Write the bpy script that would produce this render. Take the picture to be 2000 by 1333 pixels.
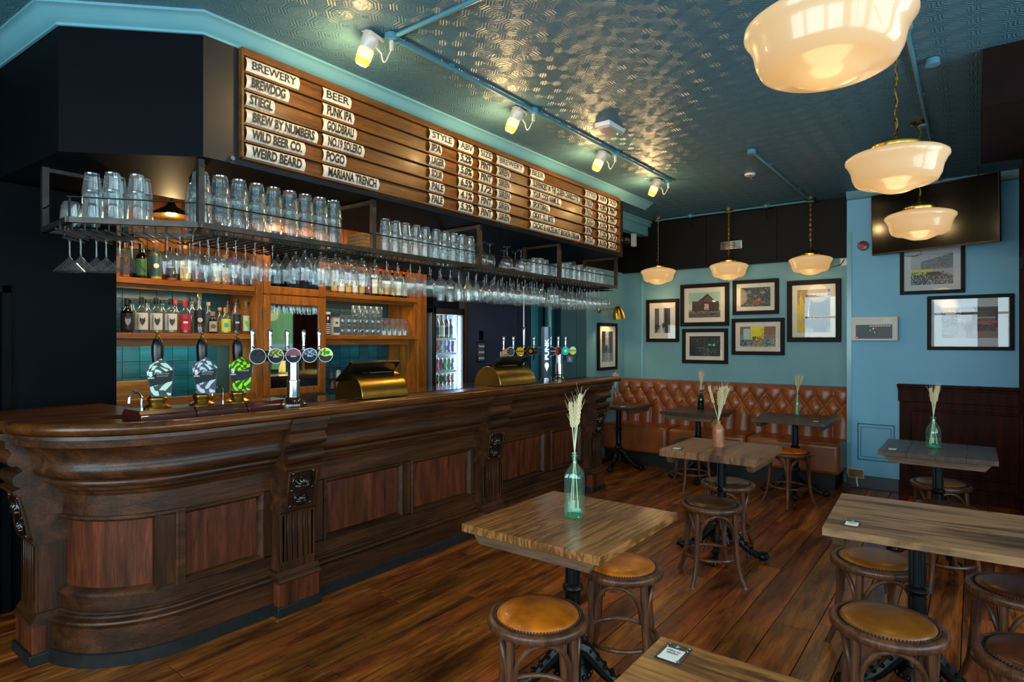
import bpy, math, random
from mathutils import Matrix, Vector
R=random.Random(7); PI=math.pi
for o in list(bpy.data.objects): bpy.data.objects.remove(o)
S=bpy.context.scene; COL=S.collection
# ---------------- camera, world, lights, exposure ----------------
YAW=math.radians(37.3); HC=3.175
cd=bpy.data.cameras.new('camera'); cam=bpy.data.objects.new('camera',cd); COL.objects.link(cam)
cd.sensor_width=36; cd.lens=1186/2000*36; cd.clip_start=.02
cam.location=(0,0,1.57); cam.rotation_euler=(PI/2,0,YAW-PI/2); S.camera=cam
S.view_settings.view_transform='Standard'; S.view_settings.look='None'; S.view_settings.gamma=1
S.view_settings.use_curve_mapping=False; S.view_settings.exposure=0.0
S.cycles.transparent_max_bounces=40; S.cycles.max_bounces=8
W=bpy.data.worlds.new('world'); S.world=W; W.use_nodes=True
W.node_tree.nodes['Background'].inputs[0].default_value=(.62,.80,1,1)
W.node_tree.nodes['Background'].inputs[1].default_value=1.3
def light(name,kind,loc,power,col=(1,1,1),size=.1,sy=None,aim=None,spot=None):
    l=bpy.data.lights.new(name,kind); l.energy=power; l.color=col
    o=bpy.data.objects.new(name,l); COL.objects.link(o); o.location=loc
    if kind=='AREA':
        l.size=size
        if sy: l.shape='RECTANGLE'; l.size_y=sy
    else: l.shadow_soft_size=size
    if spot: l.spot_size=spot; l.spot_blend=.6
    if aim: o.rotation_euler=(Vector(aim)-Vector(loc)).to_track_quat('-Z','Y').to_euler()
    return o
DAY=(.76,.89,1)
# daylight through the street windows behind and beside the camera
for y in (-1.2,.75,2.7): light('daylight','AREA',(-2.0,y,1.85),108,DAY,1.7,1.9,aim=(5,y,1.85))
for x in (-.4,1.7,3.8): light('daylight','AREA',(x,-2.6,1.85),84,DAY,1.8,1.9,aim=(x,5,1.55))

# ---------------- materials ----------------
def lin(h):
    if not isinstance(h,str): return tuple(h)[:3]
    v=[int(h[i:i+2],16)/255 for i in (0,2,4)]
    return tuple(c/12.92 if c<=.04045 else ((c+.055)/1.055)**2.4 for c in v)
MC={}
def mat(name,col='808080',rough=.5,metal=0,coat=0,emit=0,ecol=None,spec=.5,bump=0,bs=40,var=0,vs=6):
    if name in MC: return MC[name]
    m=bpy.data.materials.new(name); m.use_nodes=True; nt=m.node_tree; b=nt.nodes['Principled BSDF']
    c=lin(col); b.inputs['Base Color'].default_value=(*c,1); b.inputs['Roughness'].default_value=rough
    b.inputs['Metallic'].default_value=metal; b.inputs['Coat Weight'].default_value=coat; b.inputs['Coat Roughness'].default_value=.12
    b.inputs['Specular IOR Level'].default_value=spec
    if emit:
        b.inputs['Emission Color'].default_value=(*lin(ecol or col),1); b.inputs['Emission Strength'].default_value=emit
    if bump or var:
        tc=nt.nodes.new('ShaderNodeTexCoord')
        n=nt.nodes.new('ShaderNodeTexNoise'); n.inputs['Scale'].default_value=bs; n.inputs['Detail'].default_value=5; nt.links.new(tc.outputs['Object'],n.inputs['Vector'])
        if bump:
            bp=nt.nodes.new('ShaderNodeBump'); bp.inputs['Strength'].default_value=bump; bp.inputs['Distance'].default_value=.01
            nt.links.new(n.outputs['Fac'],bp.inputs['Height']); nt.links.new(bp.outputs['Normal'],b.inputs['Normal'])
        if var:
            n2=nt.nodes.new('ShaderNodeTexNoise'); n2.inputs['Scale'].default_value=vs; n2.inputs['Detail'].default_value=6; nt.links.new(tc.outputs['Object'],n2.inputs['Vector'])
            r=nt.nodes.new('ShaderNodeValToRGB'); r.color_ramp.elements[0].position=.3; r.color_ramp.elements[1].position=.7
            r.color_ramp.elements[0].color=(*[x*(1-var) for x in c],1); r.color_ramp.elements[1].color=(*[min(1,x*(1+var)) for x in c],1)
            nt.links.new(n2.outputs['Fac'],r.inputs['Fac']); nt.links.new(r.outputs['Color'],b.inputs['Base Color'])
    MC[name]=m; return m
def wood(name,c1,c2,c3=None,axis=0,sc=1.0,rough=.35,coat=.25,rnd=0.0,rings=0.0,bump=.25,stain=0.0,flat=False):
    """grain runs along the axis: noise stretched along it, dark pores, optional cathedral rings and stains"""
    if name in MC: return MC[name]
    m=bpy.data.materials.new(name); m.use_nodes=True; nt=m.node_tree; N=nt.nodes; L=nt.links; b=N['Principled BSDF']
    tc=N.new('ShaderNodeTexCoord'); mp=N.new('ShaderNodeMapping'); L.new(tc.outputs['Object'],mp.inputs[0])
    s=[9*sc]*3; s[axis]=.9*sc
    if flat: s[2]=1.2
    mp.inputs['Scale'].default_value=s
    vec=mp.outputs[0]
    oi=N.new('ShaderNodeObjectInfo')
    if rnd:
        mu=N.new('ShaderNodeVectorMath'); mu.operation='ADD'; L.new(vec,mu.inputs[0])
        ml=N.new('ShaderNodeMath'); ml.operation='MULTIPLY'; ml.inputs[1].default_value=37; L.new(oi.outputs['Random'],ml.inputs[0]); L.new(ml.outputs[0],mu.inputs[1]); vec=mu.outputs[0]
    n=N.new('ShaderNodeTexNoise'); n.inputs['Scale'].default_value=1.4; n.inputs['Detail'].default_value=7; n.inputs['Roughness'].default_value=.65; n.inputs['Distortion'].default_value=.5; L.new(vec,n.inputs['Vector'])
    f=n.outputs['Fac']
    if rings:
        mm=N.new('ShaderNodeMath'); mm.operation='MULTIPLY'; mm.inputs[1].default_value=rings; L.new(n.outputs['Fac'],mm.inputs[0])
        sn=N.new('ShaderNodeMath'); sn.operation='SINE'; L.new(mm.outputs[0],sn.inputs[0])
        mr=N.new('ShaderNodeMapRange'); mr.inputs[1].default_value=-1; mr.inputs[2].default_value=1; mr.inputs[3].default_value=.25; mr.inputs[4].default_value=.75; L.new(sn.outputs[0],mr.inputs[0])
        n3=N.new('ShaderNodeTexNoise'); n3.inputs['Scale'].default_value=.8; L.new(vec,n3.inputs['Vector'])
        mx=N.new('ShaderNodeMix'); mx.inputs[0].default_value=.3; L.new(mr.outputs[0],mx.inputs[2]); L.new(n3.outputs['Fac'],mx.inputs[3]); f=mx.outputs[0]
    r=N.new('ShaderNodeValToRGB'); e=r.color_ramp.elements; e[0].position=.32; e[1].position=.68
    e[0].color=(*lin(c2),1); e[1].color=(*lin(c1),1)
    if c3: q=r.color_ramp.elements.new(.5); q.color=(*lin(c3),1)
    L.new(f,r.inputs['Fac']); colr=r.outputs['Color']
    # fine pores
    m2=N.new('ShaderNodeMapping'); s2=[160*sc]*3; s2[axis]=7*sc
    if flat: s2[2]=40
    m2.inputs['Scale'].default_value=s2; L.new(tc.outputs['Object'],m2.inputs[0])
    n2=N.new('ShaderNodeTexNoise'); n2.inputs['Scale'].default_value=1; n2.inputs['Detail'].default_value=3; L.new(m2.outputs[0],n2.inputs['Vector'])
    r2=N.new('ShaderNodeValToRGB'); r2.color_ramp.elements[0].position=.3; r2.color_ramp.elements[1].position=.55; r2.color_ramp.elements[0].color=(.45,.4,.36,1)
    L.new(n2.outputs['Fac'],r2.inputs['Fac'])
    mx2=N.new('ShaderNodeMixRGB'); mx2.blend_type='MULTIPLY'; mx2.inputs[0].default_value=.8; L.new(colr,mx2.inputs[1]); L.new(r2.outputs['Color'],mx2.inputs[2]); colr=mx2.outputs[0]
    if stain:
        m4=N.new('ShaderNodeMapping'); s4=[7]*3; s4[axis]=1.6; m4.inputs['Scale'].default_value=s4; L.new(tc.outputs['Object'],m4.inputs[0])
        n4=N.new('ShaderNodeTexNoise'); n4.inputs['Scale'].default_value=1; n4.inputs['Detail'].default_value=8; n4.inputs['Roughness'].default_value=.7; L.new(m4.outputs[0],n4.inputs['Vector'])
        r4=N.new('ShaderNodeValToRGB'); r4.color_ramp.elements[0].position=.36; r4.color_ramp.elements[1].position=.52; r4.color_ramp.elements[0].color=(.12,.09,.08,1); L.new(n4.outputs['Fac'],r4.inputs['Fac'])
        mx4=N.new('ShaderNodeMixRGB'); mx4.blend_type='MULTIPLY'; mx4.inputs[0].default_value=stain; L.new(colr,mx4.inputs[1]); L.new(r4.outputs['Color'],mx4.inputs[2]); colr=mx4.outputs[0]
    if stain:
        vo=N.new('ShaderNodeTexVoronoi'); vo.inputs['Scale'].default_value=11; L.new(tc.outputs['Object'],vo.inputs['Vector'])
        kr=N.new('ShaderNodeValToRGB'); kr.color_ramp.elements[0].position=.05; kr.color_ramp.elements[1].position=.11; kr.color_ramp.elements[0].color=(.08,.06,.05,1); L.new(vo.outputs['Distance'],kr.inputs['Fac'])
        km=N.new('ShaderNodeMixRGB'); km.blend_type='MULTIPLY'; km.inputs[0].default_value=.7; L.new(colr,km.inputs[1]); L.new(kr.outputs['Color'],km.inputs[2]); colr=km.outputs[0]
    if rnd:
        hs=N.new('ShaderNodeHueSaturation'); mr=N.new('ShaderNodeMapRange'); mr.inputs[3].default_value=1-rnd; mr.inputs[4].default_value=1+rnd*.8; L.new(oi.outputs['Random'],mr.inputs[0]); L.new(mr.outputs[0],hs.inputs['Value'])
        m9=N.new('ShaderNodeMath'); m9.operation='MULTIPLY'; m9.inputs[1].default_value=91.7; L.new(oi.outputs['Random'],m9.inputs[0])
        m8=N.new('ShaderNodeMath'); m8.operation='FRACT'; L.new(m9.outputs[0],m8.inputs[0])
        mr3=N.new('ShaderNodeMapRange'); mr3.inputs[3].default_value=.491; mr3.inputs[4].default_value=.512; L.new(m8.outputs[0],mr3.inputs[0]); L.new(mr3.outputs[0],hs.inputs['Hue'])
        L.new(colr,hs.inputs['Color']); colr=hs.outputs[0]
    L.new(colr,b.inputs['Base Color'])
    b.inputs['Roughness'].default_value=rough+.08; b.inputs['Coat Weight'].default_value=coat*.3; b.inputs['Coat Roughness'].default_value=.18; b.inputs['Specular IOR Level'].default_value=.32
    bp=N.new('ShaderNodeBump'); bp.inputs['Strength'].default_value=bump; bp.inputs['Distance'].default_value=.004; L.new(n2.outputs['Fac'],bp.inputs['Height']); L.new(bp.outputs['Normal'],b.inputs['Normal'])
    MC[name]=m; return m
def glass(name,tint='f4fbfa',edge=.75,base=.05,ecol='ffffff',rough=.02,haze=0):
    if name in MC: return MC[name]
    m=bpy.data.materials.new(name); m.use_nodes=True; nt=m.node_tree; N=nt.nodes; L=nt.links
    N.remove(N['Principled BSDF']); out=N['Material Output']
    t=N.new('ShaderNodeBsdfTransparent'); t.inputs[0].default_value=(*lin(tint),1)
    g=N.new('ShaderNodeBsdfGlossy'); g.inputs['Roughness'].default_value=rough; g.inputs[0].default_value=(*lin(ecol),1)
    lw=N.new('ShaderNodeLayerWeight'); lw.inputs['Blend'].default_value=.5
    p=N.new('ShaderNodeMath'); p.operation='POWER'; p.inputs[1].default_value=2.2; L.new(lw.outputs['Facing'],p.inputs[0])
    mr=N.new('ShaderNodeMapRange'); mr.inputs[3].default_value=base; mr.inputs[4].default_value=edge; L.new(p.outputs[0],mr.inputs[0])
    mx=N.new('ShaderNodeMixShader'); L.new(mr.outputs[0],mx.inputs[0]); L.new(t.outputs[0],mx.inputs[1]); L.new(g.outputs[0],mx.inputs[2]); last=mx.outputs[0]
    if haze:  # diffuse colour mixed in for dust and light scattered inside the glass
        df=N.new('ShaderNodeBsdfDiffuse'); df.inputs[0].default_value=(*lin(ecol),1); m2=N.new('ShaderNodeMixShader'); m2.inputs[0].default_value=haze; L.new(last,m2.inputs[1]); L.new(df.outputs[0],m2.inputs[2]); last=m2.outputs[0]
    L.new(last,out.inputs[0])
    MC[name]=m; return m
def vcol(name,rough=.35,coat=0.0,emit=0):
    if name in MC: return MC[name]
    m=bpy.data.materials.new(name); m.use_nodes=True; nt=m.node_tree; b=nt.nodes['Principled BSDF']
    a=nt.nodes.new('ShaderNodeVertexColor'); a.layer_name='Col'; nt.links.new(a.outputs[0],b.inputs['Base Color'])
    b.inputs['Roughness'].default_value=rough; b.inputs['Coat Weight'].default_value=coat; b.inputs['Coat Roughness'].default_value=.02; b.inputs['Coat IOR'].default_value=1.6
    if emit: nt.links.new(a.outputs[0],b.inputs['Emission Color']); b.inputs['Emission Strength'].default_value=emit
    MC[name]=m; return m
def tin_ceiling():
    m=bpy.data.materials.new('embossed_paper'); m.use_nodes=True; nt=m.node_tree; N=nt.nodes; L=nt.links; b=N['Principled BSDF']
    def ma(op,a,b_=None,c=None):
        n=N.new('ShaderNodeMath'); n.operation=op
        for i,v in enumerate((a,b_,c)):
            if v is None: continue
            if isinstance(v,(int,float)): n.inputs[i].default_value=v
            else: L.new(v,n.inputs[i])
        return n.outputs[0]
    tc=N.new('ShaderNodeTexCoord'); sp=N.new('ShaderNodeSeparateXYZ'); L.new(tc.outputs['Object'],sp.inputs[0])
    P=.15
    def cell(ox,oy):
        u=ma('ABSOLUTE',ma('SUBTRACT',ma('FRACT',ma('ADD',ma('DIVIDE',sp.outputs[0],P),ox+50)),.5))
        v=ma('ABSOLUTE',ma('SUBTRACT',ma('FRACT',ma('ADD',ma('DIVIDE',sp.outputs[1],P),oy+50)),.5))
        return ma('MAXIMUM',ma('MAXIMUM',u,v),ma('MULTIPLY',ma('ADD',u,v),.72))
    d=cell(0,0); d2=cell(.5,.5)
    ring=ma('MULTIPLY',ma('SINE',ma('MULTIPLY',d,62)),ma('GREATER_THAN',d,.30))
    sm=ma('MULTIPLY',ma('SINE',ma('MULTIPLY',d2,95)),ma('LESS_THAN',d2,.13))
    no=N.new('ShaderNodeTexVoronoi'); no.inputs['Scale'].default_value=75; L.new(tc.outputs['Object'],no.inputs['Vector'])
    ctr=ma('MULTIPLY',ma('MULTIPLY',no.outputs['Distance'],1.3),ma('LESS_THAN',d,.30))
    f2=N.new('ShaderNodeTexNoise'); f2.inputs['Scale'].default_value=220; L.new(tc.outputs['Object'],f2.inputs['Vector'])
    h=ma('ADD',ma('ADD',ring,sm),ma('ADD',ctr,ma('MULTIPLY',f2.outputs['Fac'],.15)))
    bp=N.new('ShaderNodeBump'); bp.inputs['Strength'].default_value=.8; bp.inputs['Distance'].default_value=.0022; L.new(h,bp.inputs['Height']); L.new(bp.outputs['Normal'],b.inputs['Normal'])
    b.inputs['Base Color'].default_value=(*lin('4a7080'),1); b.inputs['Roughness'].default_value=.42; b.inputs['Specular IOR Level'].default_value=.33
    return m
BLUE=mat('blue_wall_paint','6896a0',.5,var=.06,vs=2,bump=.05,bs=25)
BLUEG=mat('blue_gloss_paint','6ea9b6',.28,coat=.3,var=.05,vs=3)
TEALD=mat('dark_teal_paint','1d4f58',.4,var=.1,vs=2)
BLACK=mat('black_wall_paint','07090c',.6,spec=.08,var=.15,vs=3)
NAVY=mat('midnight_wall_paint','070a0e',.6,spec=.08,var=.15,vs=2)
SLATE=mat('slate_wall_paint','3a3c4e',.5,spec=.3,var=.12,vs=3)
BROWNB=mat('brown_black_paint','0d0908',.6,spec=.2,var=.2,vs=3)
CEIL=tin_ceiling()
OAK=wood('dark_bar_oak','5f351b','251309','412410',axis=0,sc=1,rough=.33,coat=.4)
OAKV=wood('dark_bar_oak_upright','5f351b','251309','412410',axis=2,sc=1,rough=.33,coat=.4)
MAHOG=wood('red_panel_veneer','7a3b20','3a190d','582a15',axis=2,sc=1.6,rough=.35,coat=.4)
TOPW=wood('polished_bar_top','73421b','36190a','582f10',axis=0,sc=1,rough=.2,coat=.8,bump=.1)
CARVE=mat('polished_carving','1f120c',.22,coat=.8)
KICK=mat('scuffed_black_kick','141515',.55,var=.5,vs=25)
SHELFW=wood('orange_shelf_oak','ba7022','7c4710','9c5b18',axis=0,sc=1.3,rough=.35,coat=.3,rings=0)
SHELFV=wood('orange_upright_oak','ba7022','7c4710','9c5b18',axis=2,sc=1.3,rough=.35,coat=.3)
BOARDW=wood('menu_board_oak','7e5222','4a2e10','66401a',axis=0,sc=1.5,rough=.35,coat=.2)
FLOORW=wood('old_floorboard','c06c28','4a2410','8e4c1c',axis=0,sc=.9,rough=.26,coat=.5,rnd=.34,stain=.85,bump=.3)
GAP=mat('floor_gap','0a0705',.9)
T1W=wood('grained_table_top','a06a3a','65401f','85552c',axis=0,sc=.62,rough=.2,coat=.6,rings=58,bump=.1,flat=True)
T2W=wood('block_table_top','8a5c38','402616','664228',axis=0,sc=.9,rough=.28,coat=.5,bump=.1,rings=14,flat=True)
T3W=wood('worn_grey_table_top','98704a','3e2817','6e4c2f',axis=1,sc=.7,rough=.35,coat=.3,bump=.15,rings=18,flat=True)
T5W=wood('oak_table_top','a06a34','54331a','7a4e26',axis=1,sc=.6,rough=.3,coat=.4,bump=.15,rings=34,flat=True)
TDW=wood('dim_table_top','5a3e28','2e1d12','442d1b',axis=0,sc=.9,rough=.28,coat=.4)
BATT=wood('pale_batten','75543a','4e3624',axis=1,sc=1,rough=.5,coat=.1)
STOOLW=wood('bent_stool_wood','7a4c30','3a2114','5a3522',axis=2,sc=1.6,rough=.3,coat=.5)
WAINS=wood('reddish_wainscot','4a1a10','1e0a06','34120a',axis=2,sc=1,rough=.5,coat=0); WAINS.node_tree.nodes['Principled BSDF'].inputs['Specular IOR Level'].default_value=.12
IRON=mat('black_cast_iron','050607',.38,spec=.3,bump=.1,bs=120)
RACKM=mat('raw_steel_rack','4a4440',.42,metal=.85,var=.3,vs=14)
RODM=mat('black_rods','0b0b0c',.35,metal=.4)
CHROME=mat('chrome','d8dadd',.08,metal=1)
STEEL=mat('brushed_steel','9a9da2',.28,metal=1)
BRASS=mat('aged_brass','c49a48',.27,metal=1,var=.15,vs=10)
BRASSD=mat('antique_brass','6d4f25',.3,metal=1,var=.2,vs=10)
PWHITE=mat('white_plastic','dcdcdc',.4)
PCREAM=mat('cream_plastic','d6d3c8',.45)
PBLACK=mat('black_plastic','08090b',.3)
SCREEN=mat('tv_screen','010102',.12,spec=.3)
PAPER=mat('paper_white','e8e4da',.6)
STRIP=mat('letter_strip_white','cfc8bb',.45)
INK=mat('black_ink','0a0a0a',.6)
MATBOARD=mat('mount_board','d3cab8',.7)
FRAME=mat('dark_picture_frame','150c08',.5,spec=.15,bump=.1,bs=60)
GREYCARD=mat('grey_card','26292d',.4)
WT=mat('white_print','f2f2f2',.5)
CG=glass('clear_glassware',tint='fafdfd',edge=.72,base=.05,haze=.016)
CG2=glass('hazed_rim_glass',tint='f4f8f8',edge=.8,base=.06,haze=.028)
PANE=glass('window_pane',edge=.5,base=.04)
GREENG=glass('pale_green_bottle_glass',tint='e6f7f1',edge=.55,base=.08,ecol='c4f0dc',haze=.035)
DGREENG=glass('dark_green_bottle_glass',tint='123a18',edge=.7,base=.08,ecol='c8ffd0')
def leather(name,c,v):
    return mat(name,c,.34,coat=.12,bump=.12,bs=90,var=v,vs=9,spec=.4)
LTAN=leather('tan_stool_leather','b8600f',.5); LSHADE=leather('shaded_stool_leather','3a2110',.3); LTAN2=leather('olive_tan_leather','7c480e',.3)  # dark copy of the tan leather: dim reflections put into its colour
LRED=leather('russet_leather','4d220f',.3)
LBANQ=mat('banquette_leather','83431a',.36,coat=.1,bump=.1,bs=120,var=.18,vs=4)

# ---------------- mesh helper ----------------
def root_off(p):
    v=Vector((0,0,0))
    while p is not None: v+=Vector(p.location); p=p.parent
    return v
class M:
    def __init__(s): s.v=[]; s.f=[]; s.mi=[]; s.c=[]; s.T=None; s.i=0; s.col=None
    def _add(s,vs,fs):
        n=len(s.v)
        if s.T is not None: vs=[tuple(s.T@Vector(v)) for v in vs]
        s.v+=vs
        for f in fs: s.f.append([i+n for i in f]); s.mi.append(s.i); s.c.append(s.col)
        return s
    def box(s,x0,x1,y0,y1,z0,z1):
        x0,x1=min(x0,x1),max(x0,x1); y0,y1=min(y0,y1),max(y0,y1); z0,z1=min(z0,z1),max(z0,z1)
        return s._add([(x,y,z) for x in (x0,x1) for y in (y0,y1) for z in (z0,z1)],[(0,1,3,2),(4,6,7,5),(0,4,5,1),(2,3,7,6),(0,2,6,4),(1,5,7,3)])
    def cbox(s,c,d): return s.box(c[0]-d[0]/2,c[0]+d[0]/2,c[1]-d[1]/2,c[1]+d[1]/2,c[2]-d[2]/2,c[2]+d[2]/2)
    def lathe(s,prof,c=(0,0,0),n=20,sx=1,sy=1):
        vs=[];fs=[];m=len(prof)
        for r,z in prof:
            for k in range(n):
                a=2*PI*k/n; vs.append((c[0]+r*math.cos(a)*sx,c[1]+r*math.sin(a)*sy,c[2]+z))
        for i in range(m-1):
            for k in range(n):
                k2=(k+1)%n; fs.append((i*n+k,i*n+k2,(i+1)*n+k2,(i+1)*n+k))
        if prof[0][0]>1e-5: fs.append(tuple(range(n))[::-1]) if s.caps[0] else None
        if prof[-1][0]>1e-5: fs.append(tuple((m-1)*n+k for k in range(n))) if s.caps[1] else None
        return s._add(vs,[f for f in fs if f])
    caps=(True,True)
    def tube(s,pts,r=.01,n=8,closed=False,flat=1.0):
        P=[Vector(p) for p in pts]; m=len(P); vs=[];fs=[]
        up=Vector((0,0,1)); last=None
        for i,p in enumerate(P):
            if closed: t=(P[(i+1)%m]-P[i-1])
            else: t=P[min(i+1,m-1)]-P[max(i-1,0)]
            t.normalize()
            if last is None:
                a=up if abs(t.z)<.9 else Vector((1,0,0)); nn=(a-t*a.dot(t)).normalized()
            else: nn=(last-t*last.dot(t)).normalized()
            last=nn; bb=t.cross(nn)
            rr=r[i] if isinstance(r,(list,tuple)) else r
            for k in range(n):
                a=2*PI*k/n; q=p+nn*(rr*math.cos(a)*flat)+bb*(rr*math.sin(a)); vs.append(tuple(q))
        for i in range(m if closed else m-1):
            j=(i+1)%m
            for k in range(n):
                k2=(k+1)%n; fs.append((i*n+k,i*n+k2,j*n+k2,j*n+k))
        if not closed: fs.append(tuple(range(n))[::-1]); fs.append(tuple((m-1)*n+k for k in range(n)))
        return s._add(vs,fs)
    def prism(s,poly,axis,a,b):
        n=len(poly)
        def pt(p,t):
            if axis=='x': return (t,p[0],p[1])
            if axis=='y': return (p[0],t,p[1])
            return (p[0],p[1],t)
        vs=[pt(p,a) for p in poly]+[pt(p,b) for p in poly]
        fs=[tuple(range(n))[::-1],tuple(range(n,2*n))]+[(i,(i+1)%n,n+(i+1)%n,n+i) for i in range(n)]
        return s._add(vs,fs)
    def sweep(s,prof,path,cap=False):
        """path: (x,y,nx,ny); prof: (offset,z)"""
        m=len(prof); vs=[(x+nx*o,y+ny*o,z) for x,y,nx,ny in path for o,z in prof]; fs=[]
        for i in range(len(path)-1):
            for j in range(m-1): fs.append((i*m+j,i*m+j+1,(i+1)*m+j+1,(i+1)*m+j))
        if cap: fs.append(tuple(range(m))); fs.append(tuple((len(path)-1)*m+j for j in range(m))[::-1])
        return s._add(vs,fs)
    def ell(s,c,r,n=12,m=8):
        if not isinstance(r,(tuple,list)): r=(r,r,r)
        pr=[(math.sin(PI*i/m),-math.cos(PI*i/m)) for i in range(m+1)]
        vs=[];fs=[]
        for a,z in pr:
            for k in range(n):
                t=2*PI*k/n; vs.append((c[0]+r[0]*a*math.cos(t),c[1]+r[1]*a*math.sin(t),c[2]+r[2]*z))
        for i in range(m):
            for k in range(n): k2=(k+1)%n; fs.append((i*n+k,i*n+k2,(i+1)*n+k2,(i+1)*n+k))
        return s._add(vs,fs)
    def quad(s,*p): return s._add([tuple(x) for x in p],[tuple(range(len(p)))])
    def mesh(s,name,mats,off=Vector((0,0,0)),ang=35,flat=False):
        me=bpy.data.meshes.new(name); me.from_pydata([(a-off.x,b-off.y,c-off.z) for a,b,c in s.v],[],s.f)
        if not isinstance(mats,(list,tuple)): mats=[mats]
        for m_ in mats: me.materials.append(m_)
        me.polygons.foreach_set('material_index',s.mi)
        if any(c is not None for c in s.c):
            ca=me.color_attributes.new('Col','FLOAT_COLOR','CORNER'); dat=[]
            for p,c in zip(me.polygons,s.c): dat+=[*(c or (.5,.5,.5)),1]*p.loop_total
            ca.data.foreach_set('color',dat)
        me.update()
        import bmesh
        bm=bmesh.new(); bm.from_mesh(me); bmesh.ops.remove_doubles(bm,verts=bm.verts,dist=1e-6); 
        if not flat: bmesh.ops.recalc_face_normals(bm,faces=bm.faces)
        bm.to_mesh(me); bm.free()
        if not flat: me.shade_smooth(); me.set_sharp_from_angle(angle=math.radians(ang))
        return me
    def done(s,name,mats,parent=None,w=True,bevel=0,seg=2,kind=None,label=None,ang=35,flat=False,loc=None,rz=0):
        off=root_off(parent) if (w and parent is not None) else Vector((0,0,0))
        o=bpy.data.objects.new(name,s.mesh(name,mats,off,ang,flat)); COL.objects.link(o); o.parent=parent
        if bevel:
            b=o.modifiers.new('bevel','BEVEL'); b.width=bevel; b.segments=seg; b.limit_method='ANGLE'
        if kind: o['kind']=kind
        if label: o['label']=label
        if loc: o.location=loc
        if rz: o.rotation_euler=(0,0,rz)
        return o
def thing(name,label,cat,loc=(0,0,0),rz=0,group=None):
    o=bpy.data.objects.new(name,None); COL.objects.link(o); o.location=loc; o.rotation_euler=(0,0,rz)
    o.empty_display_size=.05; o['label']=label; o['category']=cat
    if group: o['group']=group
    return o
def tag(o,label,cat,group=None):
    o['label']=label; o['category']=cat
    if group: o['group']=group
    return o
def dup(root,loc,rz=0,label=None,group=None,scale=None):
    r=root.copy(); COL.objects.link(r); r.location=loc; r.rotation_euler=(0,0,rz)
    if scale: r.scale=scale
    if label: r['label']=label
    if group: r['group']=group
    for ch in KIDS(root):
        c=ch.copy(); COL.objects.link(c); c.parent=r
        for g in KIDS(ch):
            d=g.copy(); COL.objects.link(d); d.parent=c
    return r
_kc={}
def KIDS(o):
    if o not in _kc: _kc[o]=[x for x in COL.objects if x.parent==o]
    return _kc[o]
def text(s,o,u,v,h,mt,parent,wid=None,sx=1.0,name='lettering',bold=0.0,ext=.0006,shear=0,w=True,center=False):
    """flat lettering: origin o (lower left), u right, v up, cap height h"""
    c=bpy.data.curves.new(name,'FONT'); c.body=s; c.size=1; c.offset=bold; c.shear=shear; c.resolution_u=3
    t=bpy.data.objects.new(name,c); COL.objects.link(t)
    me=bpy.data.meshes.new_from_object(t.evaluated_get(bpy.context.evaluated_depsgraph_get()))
    bpy.data.objects.remove(t); bpy.data.curves.remove(c)
    if not me.vertices: return None
    xs=[q.co.x for q in me.vertices]; x0,x1=min(xs),max(xs); k=h/.69
    kx=k*sx if wid is None else wid/(x1-x0)
    u=Vector(u).normalized(); v=Vector(v).normalized(); n=u.cross(v); O=Vector(o)
    off=root_off(parent) if (w and parent is not None) else Vector((0,0,0))
    cx=(x1-x0)*kx/2 if center else 0
    for q in me.vertices: q.co=O+u*((q.co.x-x0)*kx-cx)+v*(q.co.y*k)+n*ext-off
    me.materials.clear(); me.materials.append(mt)
    ob=bpy.data.objects.new(name,me); COL.objects.link(ob); ob.parent=parent
    return ob
ORD={}
def nth(k):
    ORD[k]=ORD.get(k,0)+1; n=ORD[k]
    return '%d%s'%(n,'th' if 10<n%100<14 else {1:'st',2:'nd',3:'rd'}.get(n%10,'th'))
def struct(m,name,mats,parent=None,**k):
    o=m.done(name,mats,parent,**k)
    if parent is None: o['kind']='structure'
    return o

# ================= THE ROOM =================
XB=7.65; XT=7.43; XW=-1.8; YW=-2.4; YK=5.45
fl=struct(M().box(XW,XB+.1,YW,YK+.1,-.12,-.018),'floor',GAP)
y=YW
while y<4.5:
    wd=R.choice((.15,.16,.165,.17,.2)); x=XW+R.uniform(-1.5,0)
    while x<XB-.05:
        ln=R.uniform(.7,2.6); a,b=max(x,XW),min(x+ln,XB-.02)
        if b-a>.05 and b>-.8: M().box(a+.002,b-.002,y+.0022,y+wd-.0022,-.018,R.uniform(-.0006,0)).done('floorboard',FLOORW,fl,bevel=.0012,seg=1)
        x+=ln
    y+=wd
struct(M().box(XW-.1,XB+.1,YW-.1,YK+.1,HC,HC+.1),'ceiling',CEIL)
# picture wall and recess
struct(M().box(XB,XB+.12,1.1,3.95,0,2.52),'wall_back',BLUE)
pel=struct(M().box(XB-.03,XB+.12,1.1,3.95,2.51,HC),'trim_1',BROWNB)
for yy in (1.9,2.75,3.6): M().box(XB-.045,XB-.03,yy-.04,yy+.04,2.53,HC).done('batten',BROWNB,pel)
M().box(XB-.06,XB-.03,1.1,3.87,2.50,2.53).done('edge_moulding',BROWNB,pel)
struct(M().box(XB-.012,XB,3.58,3.61,.1,2.51),'trim_2',BLUEG)
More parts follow.
